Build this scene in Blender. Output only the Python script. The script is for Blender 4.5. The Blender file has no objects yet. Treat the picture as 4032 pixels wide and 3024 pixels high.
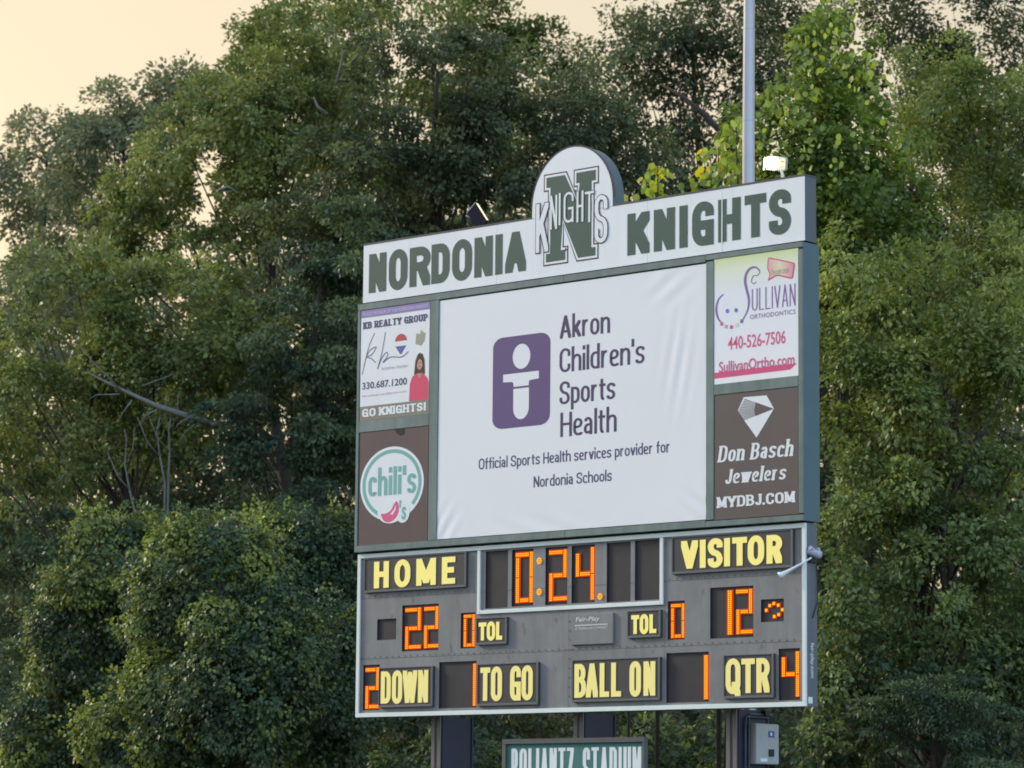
import bpy, math, random
import numpy as np
from mathutils import Vector, Matrix

random.seed(7)
rng = np.random.default_rng(11)
scene = bpy.context.scene
COL = scene.collection

# ------------------------------------------------------------------ camera
Z0 = 3.2                                     # underside of the scoreboard above the ground
CAMP = np.array([30.4603, -30.5362, -1.5440 + Z0])
YAW, PITCH, ROLL = 0.738191, 0.136942, 0.0091927
FPX, PW, PH = 13000.0, 4032.0, 3024.0


def cam_axes():
    cy, sy = math.cos(YAW), math.sin(YAW)
    f = np.array([-sy * math.cos(PITCH), cy * math.cos(PITCH), math.sin(PITCH)])
    r = np.array([cy, sy, 0.0])
    u = np.cross(r, f)
    c, s = math.cos(ROLL), math.sin(ROLL)
    return c * r + s * u, -s * r + c * u, f


CR, CU, CF = cam_axes()
cam = bpy.data.cameras.new("camera")
cam.sensor_width = 36.0
cam.lens = FPX / PW * 36.0
cam.clip_end = 3000.0
cam.clip_start = 0.5
cam.dof.use_dof = True
cam.dof.focus_distance = 42.5
cam.dof.aperture_fstop = 2.8
cam_o = bpy.data.objects.new("camera", cam)
COL.objects.link(cam_o)
M = Matrix(((CR[0], CU[0], -CF[0]), (CR[1], CU[1], -CF[1]), (CR[2], CU[2], -CF[2])))
cam_o.matrix_world = Matrix.Translation(Vector(CAMP)) @ M.to_4x4()
scene.camera = cam_o


def at(px, py, depth):
    """point of the place seen at photo pixel (px, py), depth metres along the view axis"""
    return CAMP + CF * depth + CR * ((px - PW / 2) / FPX * depth) + CU * ((PH / 2 - py) / FPX * depth)


# ------------------------------------------------------------------ world and sun
TINT_SET = (0.635, 0.555, 0.435, 1)
TINT_MID = (0.80, 0.84, 0.96, 1)
TINT_BACK = (1.20, 1.40, 1.78, 1)
world = bpy.data.worlds.new("World")
scene.world = world
world.use_nodes = True
wn = world.node_tree
bg = wn.nodes["Background"]
sky = wn.nodes.new("ShaderNodeTexSky")
sky.sky_type = 'NISHITA'
sky.sun_disc = False
sky.sun_elevation = math.radians(5.0)
sky.sun_rotation = math.radians(-78.0)
sky.air_density = 1.0
sky.dust_density = 2.5
sky.ozone_density = 1.0
gam = wn.nodes.new("ShaderNodeGamma")
gam.inputs[1].default_value = 0.30
# the dusk tint turns from peach on the sunset side to pale blue on the far side of the sky
wtc = wn.nodes.new("ShaderNodeTexCoord")
wdot = wn.nodes.new("ShaderNodeVectorMath")
wdot.operation = 'DOT_PRODUCT'
wdot.inputs[1].default_value = (math.sin(math.radians(-62)), math.cos(math.radians(-62)), -0.25)
wn.links.new(wtc.outputs["Generated"], wdot.inputs[0])
wmr = wn.nodes.new("ShaderNodeMapRange")
wmr.inputs[1].default_value = -1.0
wmr.inputs[2].default_value = 1.0
wn.links.new(wdot.outputs["Value"], wmr.inputs[0])
wcr = wn.nodes.new("ShaderNodeValToRGB")
wcr.color_ramp.elements[0].color = TINT_BACK
wcr.color_ramp.elements[1].color = TINT_SET
e_ = wcr.color_ramp.elements.new(0.5)
e_.color = TINT_MID
e_ = wcr.color_ramp.elements.new(0.8)
e_.color = TINT_SET
wn.links.new(wmr.outputs[0], wcr.inputs[0])
mul = wn.nodes.new("ShaderNodeMix")
mul.data_type = 'RGBA'
mul.blend_type = 'MULTIPLY'
mul.inputs[0].default_value = 1.0
wn.links.new(sky.outputs[0], gam.inputs[0])
wn.links.new(gam.outputs[0], mul.inputs[6])
wn.links.new(wcr.outputs[0], mul.inputs[7])
wn.links.new(mul.outputs[2], bg.inputs[0])
bg.inputs[1].default_value = 1.0

sun = bpy.data.lights.new("evening_light", 'SUN')
sun.energy = 3.6
sun.angle = math.radians(12)
sun.color = (1.0, 0.91, 0.72)
sun_o = bpy.data.objects.new("evening_light", sun)
COL.objects.link(sun_o)
sd = Vector((-0.85, -0.26, 0.44)).normalized()
sun_o.rotation_euler = sd.to_track_quat('Z', 'Y').to_euler()
sun_o.location = (-20, -20, 30)

scene.view_settings.view_transform = 'Standard'
scene.view_settings.look = 'None'
scene.view_settings.exposure = 0.0
scene.view_settings.gamma = 1.0
scene.view_settings.use_curve_mapping = False
scene.render.engine = 'CYCLES'
scene.cycles.max_bounces = 5
scene.cycles.diffuse_bounces = 3
scene.cycles.glossy_bounces = 2
scene.cycles.transmission_bounces = 2
scene.cycles.use_adaptive_sampling = True
scene.cycles.filter_width = 1.8

# ------------------------------------------------------------------ materials
MATS = {}


def lin(c):
    return tuple(((v / 255) / 12.92 if v / 255 <= 0.04045 else ((v / 255 + 0.055) / 1.055) ** 2.4) for v in c)


def mat(name, col, rough=0.6, metal=0.0, spec=0.3, noise=0.0, nscale=6.0, bump=0.0, bscale=40.0, streak=0.0, spots=0.0,
        emit=None, estr=0.0):
    m = bpy.data.materials.new(name)
    m.use_nodes = True
    nt = m.node_tree
    b = nt.nodes["Principled BSDF"]
    b.inputs["Roughness"].default_value = rough
    b.inputs["Metallic"].default_value = metal
    b.inputs["Specular IOR Level"].default_value = spec
    b.inputs["Base Color"].default_value = (*col, 1)
    tc = nt.nodes.new("ShaderNodeTexCoord")
    if noise > 0 or streak > 0:
        prev = None
        n = nt.nodes.new("ShaderNodeTexNoise")
        n.inputs["Scale"].default_value = nscale
        n.inputs["Detail"].default_value = 6
        n.inputs["Roughness"].default_value = 0.65
        nt.links.new(tc.outputs["Object"], n.inputs["Vector"])
        mr = nt.nodes.new("ShaderNodeMapRange")
        mr.inputs[1].default_value = 0.3
        mr.inputs[2].default_value = 0.7
        mr.inputs[3].default_value = 1 - noise
        mr.inputs[4].default_value = 1 + noise * 0.6
        nt.links.new(n.outputs["Fac"], mr.inputs[0])
        fac = mr.outputs[0]
        if streak > 0:
            mp = nt.nodes.new("ShaderNodeMapping")
            mp.inputs["Scale"].default_value = (9.0, 9.0, 0.7)
            nt.links.new(tc.outputs["Object"], mp.inputs["Vector"])
            n2 = nt.nodes.new("ShaderNodeTexNoise")
            n2.inputs["Scale"].default_value = 1.0
            n2.inputs["Detail"].default_value = 4
            nt.links.new(mp.outputs[0], n2.inputs["Vector"])
            mr2 = nt.nodes.new("ShaderNodeMapRange")
            mr2.inputs[1].default_value = 0.35
            mr2.inputs[2].default_value = 0.7
            mr2.inputs[3].default_value = 1.0
            mr2.inputs[4].default_value = 1 - streak
            nt.links.new(n2.outputs["Fac"], mr2.inputs[0])
            mm = nt.nodes.new("ShaderNodeMath")
            mm.operation = 'MULTIPLY'
            nt.links.new(fac, mm.inputs[0])
            nt.links.new(mr2.outputs[0], mm.inputs[1])
            fac = mm.outputs[0]
        if spots > 0:      # weather smudges
            n4 = nt.nodes.new("ShaderNodeTexNoise")
            n4.inputs["Scale"].default_value = 5.5
            n4.inputs["Detail"].default_value = 2
            mp4 = nt.nodes.new("ShaderNodeMapping")
            mp4.inputs["Scale"].default_value = (1.6, 1.6, .9)
            nt.links.new(tc.outputs["Object"], mp4.inputs["Vector"])
            nt.links.new(mp4.outputs[0], n4.inputs["Vector"])
            mr4 = nt.nodes.new("ShaderNodeMapRange")
            mr4.inputs[1].default_value = 0.66
            mr4.inputs[2].default_value = 0.76
            mr4.inputs[3].default_value = 1.0
            mr4.inputs[4].default_value = 1 - spots
            nt.links.new(n4.outputs["Fac"], mr4.inputs[0])
            m4 = nt.nodes.new("ShaderNodeMath")
            m4.operation = 'MULTIPLY'
            nt.links.new(fac, m4.inputs[0])
            nt.links.new(mr4.outputs[0], m4.inputs[1])
            fac = m4.outputs[0]
        hs = nt.nodes.new("ShaderNodeHueSaturation")
        hs.inputs["Color"].default_value = (*col, 1)
        nt.links.new(fac, hs.inputs["Value"])
        nt.links.new(hs.outputs[0], b.inputs["Base Color"])
    if bump > 0:
        n3 = nt.nodes.new("ShaderNodeTexNoise")
        n3.inputs["Scale"].default_value = bscale
        n3.inputs["Detail"].default_value = 3
        nt.links.new(tc.outputs["Object"], n3.inputs["Vector"])
        bp = nt.nodes.new("ShaderNodeBump")
        bp.inputs["Strength"].default_value = bump
        bp.inputs["Distance"].default_value = 0.02
        nt.links.new(n3.outputs["Fac"], bp.inputs["Height"])
        nt.links.new(bp.outputs[0], b.inputs["Normal"])
    if emit:
        b.inputs["Emission Color"].default_value = (*emit, 1)
        b.inputs["Emission Strength"].default_value = estr
    MATS[name] = m
    return m


def leafmat(name, c0, c1, c2, trans=0.32, rough=0.42):
    m = bpy.data.materials.new(name)
    m.use_nodes = True
    nt = m.node_tree
    b = nt.nodes["Principled BSDF"]
    out = nt.nodes["Material Output"]
    a = nt.nodes.new("ShaderNodeAttribute")
    a.attribute_name = "tint"
    r = nt.nodes.new("ShaderNodeValToRGB")
    r.color_ramp.elements[0].color = (*c0, 1)
    r.color_ramp.elements[1].color = (*c2, 1)
    e = r.color_ramp.elements.new(0.5)
    e.color = (*c1, 1)
    nt.links.new(a.outputs["Fac"], r.inputs[0])
    nt.links.new(r.outputs[0], b.inputs["Base Color"])
    b.inputs["Roughness"].default_value = rough
    b.inputs["Specular IOR Level"].default_value = 0.35
    t = nt.nodes.new("ShaderNodeBsdfTranslucent")
    hs = nt.nodes.new("ShaderNodeHueSaturation")
    hs.inputs["Saturation"].default_value = 1.15
    hs.inputs["Value"].default_value = 1.5
    hs.inputs["Hue"].default_value = 0.485
    nt.links.new(r.outputs[0], hs.inputs["Color"])
    nt.links.new(hs.outputs[0], t.inputs["Color"])
    mx = nt.nodes.new("ShaderNodeMixShader")
    mx.inputs[0].default_value = trans
    nt.links.new(b.outputs[0], mx.inputs[1])
    nt.links.new(t.outputs[0], mx.inputs[2])
    nt.links.new(mx.outputs[0], out.inputs["Surface"])
    MATS[name] = m
    return m


mat('white_vinyl', (0.72, 0.725, 0.755), 0.45, noise=0.03, nscale=1.5, streak=0.04)
mat('banner_white', (0.70, 0.70, 0.735), 0.55, noise=0.02, nscale=1.0)
mat('frame_green', (0.150, 0.195, 0.188), 0.55, noise=0.20, nscale=2.5, streak=0.22)
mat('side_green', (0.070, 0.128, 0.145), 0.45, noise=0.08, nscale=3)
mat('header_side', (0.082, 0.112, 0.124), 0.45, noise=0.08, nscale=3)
mat('dark_trim', (0.06, 0.06, 0.065), 0.5)
mat('letter_green', (0.042, 0.082, 0.068), 0.5, noise=0.06, nscale=4)
mat('letter_line', (0.05, 0.032, 0.045), 0.5)
mat('maroon', (0.14, 0.03, 0.04), 0.5)
mat('purple', (0.100, 0.062, 0.175), 0.5, noise=0.03)
mat('text_purple', (0.055, 0.038, 0.100), 0.5)
mat('brown_print', (0.105, 0.082, 0.078), 0.5, noise=0.10, nscale=1.2)
mat('chili_brown', (0.105, 0.068, 0.072), 0.45, noise=0.14, nscale=1.0)
mat('teal', (0.16, 0.38, 0.35), 0.5)
mat('pink', (0.62, 0.10, 0.22), 0.5)
mat('hot_pink', (0.60, 0.07, 0.19), 0.5)
mat('pale_pink', (0.62, 0.36, 0.42), 0.5)
mat('lavender', (0.24, 0.18, 0.38), 0.5)
mat('lav_text', (0.52, 0.45, 0.62), 0.5)
mat('violet', (0.20, 0.12, 0.30), 0.5)
mat('print_navy', (0.07, 0.06, 0.14), 0.5)
mat('print_grey', (0.40, 0.39, 0.43), 0.5)
mat('print_red', (0.45, 0.05, 0.07), 0.5)
mat('print_blue', (0.08, 0.10, 0.36), 0.5)
mat('eye_blue', (0.08, 0.20, 0.50), 0.5)
mat('olive_print', (0.20, 0.185, 0.15), 0.5)
mat('hair', (0.05, 0.025, 0.02), 0.6)
mat('skin', (0.50, 0.26, 0.20), 0.6)
mat('jacket', (0.60, 0.06, 0.13), 0.6)
mat('crest', (0.30, 0.30, 0.22), 0.5)
mat('bead_green', (0.25, 0.5, 0.3), 0.5)
mat('bead_pale', (0.6, 0.65, 0.4), 0.5)
mat('score_grey', (0.205, 0.205, 0.209), 0.55, noise=0.16, nscale=2.2, streak=0.16, spots=0.35)
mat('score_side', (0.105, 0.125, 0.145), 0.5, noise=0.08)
mat('plate_face', (0.052, 0.050, 0.055), 0.5, noise=0.06, nscale=4)
mat('plate_rim', (0.115, 0.118, 0.128), 0.45)
mat('window_dark', (0.036, 0.032, 0.037), 0.45, noise=0.15, nscale=5)
mat('trim_white', (0.68, 0.72, 0.71), 0.4, noise=0.05, nscale=2, streak=0.05)
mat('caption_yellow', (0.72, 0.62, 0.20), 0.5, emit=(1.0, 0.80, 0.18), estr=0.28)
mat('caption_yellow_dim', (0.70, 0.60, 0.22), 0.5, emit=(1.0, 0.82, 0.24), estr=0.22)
mat('led_base', (0.04, 0.004, 0.0), 0.5, spec=0.1, emit=(1.0, 0.07, 0.0), estr=0.65)
mat('led_core', (0.05, 0.02, 0.0), 0.5, spec=0.1, emit=(1.0, 0.42, 0.012), estr=1.45)
mat('logo_pale', (0.55, 0.55, 0.57), 0.5)
mat('post_face', (0.17, 0.145, 0.138), 0.6, noise=0.15, nscale=3, streak=0.2)
mat('post_dark', (0.020, 0.024, 0.045), 0.5, noise=0.1)
mat('sign_teal', (0.045, 0.165, 0.155), 0.5, noise=0.08, streak=0.08)
mat('sign_frame', (0.10, 0.098, 0.10), 0.55, noise=0.1)
mat('sign_white', (0.68, 0.70, 0.72), 0.5)
mat('box_grey', (0.33, 0.36, 0.365), 0.5, noise=0.06, nscale=6)
mat('box_side', (0.24, 0.215, 0.195), 0.5, noise=0.06)
mat('sticker_blue', (0.05, 0.08, 0.30), 0.4)
mat('sticker_white', (0.60, 0.70, 0.72), 0.4)
mat('black', (0.01, 0.01, 0.014), 0.4)
mat('conduit', (0.05, 0.06, 0.085), 0.4)
mat('galvanised', (0.36, 0.37, 0.405), 0.28, metal=0.5, noise=0.06, nscale=3, streak=0.08)
mat('horn_white', (0.62, 0.70, 0.74), 0.4)
mat('horn_grey', (0.36, 0.38, 0.45), 0.45, noise=0.15, nscale=20)
mat('flood_body', (0.016, 0.017, 0.030), 0.9, spec=0.05)
mat('flood_pale', (0.40, 0.42, 0.40), 0.5)
mat('flood_lens', (0.9, 0.9, 0.85), 0.3, emit=(1.0, 0.93, 0.72), estr=30.0)
mat('flood_edge', (0.7, 0.62, 0.45), 0.3, emit=(1.0, 0.80, 0.42), estr=0.75)
mat('visor', (0.75, 0.70, 0.58), 0.4)
mat('bark_grey', (0.17, 0.155, 0.14), 0.85, noise=0.3, nscale=5, bump=0.6, bscale=9)
mat('bark_dark', (0.050, 0.040, 0.034), 0.9, noise=0.3, nscale=5, bump=0.6, bscale=9)
mat('dead_wood', (0.17, 0.175, 0.155), 0.8, noise=0.3, nscale=6)
mat('wood_floor', (0.030, 0.040, 0.022), 0.95, noise=0.5, nscale=0.8)
mat('soil', (0.045, 0.06, 0.025), 0.95, noise=0.4, nscale=0.3)
# printed gradient of the orthodontist's panel (green at the top, lilac white below)
g = mat('ortho_print', (0.7, 0.7, 0.75), 0.5)
nt = g.node_tree
tc = nt.nodes.new("ShaderNodeTexCoord")
sx = nt.nodes.new("ShaderNodeSeparateXYZ")
nt.links.new(tc.outputs["Generated"], sx.inputs[0])
cr = nt.nodes.new("ShaderNodeValToRGB")
cr.color_ramp.elements[0].position = 0.0
cr.color_ramp.elements[0].color = (0.76, 0.74, 0.77, 1)
cr.color_ramp.elements[1].position = 1.0
cr.color_ramp.elements[1].color = (0.56, 0.62, 0.30, 1)
e = cr.color_ramp.elements.new(0.72)
e.color = (0.70, 0.70, 0.76, 1)
e = cr.color_ramp.elements.new(0.9)
e.color = (0.66, 0.70, 0.56, 1)
nt.links.new(sx.outputs["Z"], cr.inputs[0])
nt.links.new(cr.outputs[0], nt.nodes["Principled BSDF"].inputs["Base Color"])
g = mat('bubble_print', (0.62, 0.45, 0.45), 0.5)
nt = g.node_tree
tc = nt.nodes.new("ShaderNodeTexCoord")
sx = nt.nodes.new("ShaderNodeSeparateXYZ")
nt.links.new(tc.outputs["Generated"], sx.inputs[0])
cr = nt.nodes.new("ShaderNodeValToRGB")
cr.color_ramp.elements[0].color = (0.66, 0.36, 0.38, 1)
cr.color_ramp.elements[1].color = (0.66, 0.22, 0.34, 1)
e = cr.color_ramp.elements.new(0.45)
e.color = (0.66, 0.62, 0.42, 1)
nt.links.new(sx.outputs["X"], cr.inputs[0])
nt.links.new(cr.outputs[0], nt.nodes["Principled BSDF"].inputs["Base Color"])

leafmat('leaf_olive', (0.074, 0.104, 0.038), (0.140, 0.182, 0.060), (0.305, 0.345, 0.105))
leafmat('leaf_dark', (0.041, 0.061, 0.036), (0.081, 0.107, 0.052), (0.170, 0.200, 0.080))
leafmat('leaf_teal', (0.034, 0.060, 0.040), (0.062, 0.100, 0.056), (0.135, 0.182, 0.082))
leafmat('leaf_far', (0.096, 0.122, 0.076), (0.146, 0.176, 0.098), (0.232, 0.268, 0.128))  # distance haze put into the colour: paler, greyer leaves
leafmat('leaf_bright', (0.075, 0.128, 0.036), (0.140, 0.205, 0.052), (0.290, 0.370, 0.080), trans=0.42)
leafmat('leaf_mid', (0.070, 0.110, 0.046), (0.134, 0.188, 0.070), (0.265, 0.335, 0.108))
leafmat('leaf_warm', (0.084, 0.122, 0.040), (0.165, 0.215, 0.064), (0.330, 0.390, 0.110))
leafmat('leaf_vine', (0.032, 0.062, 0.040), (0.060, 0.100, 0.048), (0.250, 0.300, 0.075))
leafmat('leaf_yellow', (0.200, 0.290, 0.050), (0.360, 0.420, 0.055), (0.450, 0.420, 0.070), trans=0.45)


# ------------------------------------------------------------------ object helpers
def tag(o, label=None, cat=None, group=None, kind=None):
    if label:
        o['label'] = label
    if cat:
        o['category'] = cat
    if group:
        o['group'] = group
    if kind:
        o['kind'] = kind
    return o


ROOT = {}


def thing(name, loc, label, cat, group=None):
    o = bpy.data.objects.new(name, None)
    o.empty_display_size = 0.3
    o.location = loc
    COL.objects.link(o)
    ROOT[o] = np.array(loc, float)
    return tag(o, label, cat, group)


def meshobj(name, verts, faces, m, parent=None, smooth=False, label=None):
    off = ROOT.get(parent, np.zeros(3)) if parent is not None else np.zeros(3)
    v = np.asarray(verts, float).reshape(-1, 3) - off
    me = bpy.data.meshes.new(name)
    me.from_pydata(v.tolist(), [], faces)
    me.materials.append(MATS[m])
    if smooth:
        me.polygons.foreach_set('use_smooth', [True] * len(me.polygons))
    me.update()
    o = bpy.data.objects.new(name, me)
    COL.objects.link(o)
    if parent is not None:
        o.parent = parent
        ROOT[o] = off
    if label:
        o['label'] = label
    return o


class MB:
    """collects shapes of one mesh"""

    def __init__(s):
        s.v = []
        s.f = []

    def add(s, v, f):
        n = len(s.v)
        s.v += [tuple(p) for p in v]
        s.f += [tuple(i + n for i in q) for q in f]
        return s

    def box(s, x0, x1, y0, y1, z0, z1, bev=0.0):
        if bev > 0:
            b = bev
            v = []
            for (y, d) in ((y0, b), (y0 + b, 0), (y1, 0)):
                v += [(x0 + d, y, z0 + d), (x1 - d, y, z0 + d), (x1 - d, y, z1 - d), (x0 + d, y, z1 - d)]
            f = [(0, 1, 2, 3)]
            for k in (0, 4):
                for i in range(4):
                    j = (i + 1) % 4
                    f.append((k + i, k + 4 + i, k + 4 + j, k + j))
            f.append((11, 10, 9, 8))
            return s.add(v, f)
        v = [(x0, y0, z0), (x1, y0, z0), (x1, y1, z0), (x0, y1, z0), (x0, y0, z1), (x1, y0, z1), (x1, y1, z1), (x0, y1, z1)]
        f = [(0, 1, 5, 4), (1, 2, 6, 5), (2, 3, 7, 6), (3, 0, 4, 7), (4, 5, 6, 7), (3, 2, 1, 0)]
        return s.add(v, f)

    def poly(s, pts, y):
        """flat print polygon facing -y; pts (x, z) in order"""
        a = sum(pts[i][0] * pts[(i + 1) % len(pts)][1] - pts[(i + 1) % len(pts)][0] * pts[i][1] for i in range(len(pts)))
        if a < 0:
            pts = pts[::-1]
        return s.add([(p[0], y, p[1]) for p in pts], [tuple(range(len(pts)))])

    def prism(s, pts, y0, y1):
        n = len(pts)
        a = sum(pts[i][0] * pts[(i + 1) % n][1] - pts[(i + 1) % n][0] * pts[i][1] for i in range(n))
        if a < 0:
            pts = pts[::-1]
        v = [(p[0], y0, p[1]) for p in pts] + [(p[0], y1, p[1]) for p in pts]
        f = [tuple(range(n)), tuple(range(2 * n - 1, n - 1, -1))]
        for i in range(n):
            j = (i + 1) % n
            f.append((j, i, n + i, n + j))
        return s.add(v, f)

    def tube(s, pts, radii, n=8, cap=True):
        pts = [np.array(p, float) for p in pts]
        v = []
        up = np.array([0, 0, 1.0])
        for i, p in enumerate(pts):
            d = pts[min(i + 1, len(pts) - 1)] - pts[max(i - 1, 0)]
            d = d / (np.linalg.norm(d) + 1e-9)
            ref = up if abs(d[2]) < 0.9 else np.array([1.0, 0, 0])
            a = np.cross(d, ref)
            a /= np.linalg.norm(a)
            b = np.cross(d, a)
            for k in range(n):
                t = 2 * math.pi * k / n
                v.append(p + radii[i] * (math.cos(t) * a + math.sin(t) * b))
        f = []
        for i in range(len(pts) - 1):
            for k in range(n):
                j = (k + 1) % n
                f.append((i * n + k, i * n + j, (i + 1) * n + j, (i + 1) * n + k))
        if cap:
            f.append(tuple(range(n - 1, -1, -1)))
            f.append(tuple((len(pts) - 1) * n + k for k in range(n)))
        return s.add(v, f)

    def build(s, name, m, parent=None, smooth=False, label=None, dz=Z0):
        v = np.array(s.v, float)
        v[:, 2] += dz
        return meshobj(name, v, s.f, m, parent, smooth, label)


def ell(cx, cz, rx, rz, n=32, a0=0.0, a1=2 * math.pi):
    return [(cx + rx * math.cos(a0 + (a1 - a0) * i / n), cz + rz * math.sin(a0 + (a1 - a0) * i / n)) for i in range(n)]


def rrect(x0, z0, x1, z1, rx, rz=None, n=6):
    rz = rx if rz is None else rz
    p = []
    for cx, cz, a in ((x1 - rx, z0 + rz, -90), (x1 - rx, z1 - rz, 0), (x0 + rx, z1 - rz, 90), (x0 + rx, z0 + rz, 180)):
        for k in range(n + 1):
            t = math.radians(a + 90 * k / n)
            p.append((cx + rx * math.cos(t), cz + rz * math.sin(t)))
    return p


def offset_poly(pts, d):
    """inset of a simple counter-clockwise polygon by d, mitred"""
    n = len(pts)
    a = sum(pts[i][0] * pts[(i + 1) % n][1] - pts[(i + 1) % n][0] * pts[i][1] for i in range(n))
    if a < 0:
        pts = pts[::-1]
    out = []
    for i in range(n):
        p0, p1, p2 = np.array(pts[i - 1]), np.array(pts[i]), np.array(pts[(i + 1) % n])
        e1 = (p1 - p0) / np.linalg.norm(p1 - p0)
        e2 = (p2 - p1) / np.linalg.norm(p2 - p1)
        n1 = np.array([-e1[1], e1[0]])
        n2 = np.array([-e2[1], e2[0]])
        b = n1 + n2
        k = d / max(0.25, 0.5 * (b @ b))
        out.append(tuple(p1 + b * k))
    return out


# ------------------------------------------------------------------ lettering drawn as pen strokes
def rnd(pts, rx=0.5, ry=0.3, closed=False, n=8):
    """round the interior corners of an axis-aligned-ish path"""
    out = []
    N = len(pts)
    for i in range(N):
        if not closed and i in (0, N - 1):
            out.append(pts[i])
            continue
        p0, p1, p2 = (np.array(pts[(i - 1) % N], float), np.array(pts[i], float), np.array(pts[(i + 1) % N], float))

        def lim(a, b):
            d = b - a
            L = np.linalg.norm(d)
            u = d / (L + 1e-9)
            r = 1.0 / math.sqrt((u[0] / rx) ** 2 + (u[1] / ry) ** 2)
            return a + u * min(r, L * 0.5)
        q0, q2 = lim(p1, p0), lim(p1, p2)
        for k in range(n + 1):
            t = k / n * math.pi / 2
            out.append(tuple(p1 + (q0 - p1) * (1 - math.sin(t)) + (q2 - p1) * (1 - math.cos(t))))
    if closed:
        out.append(out[0])
    return out


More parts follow.
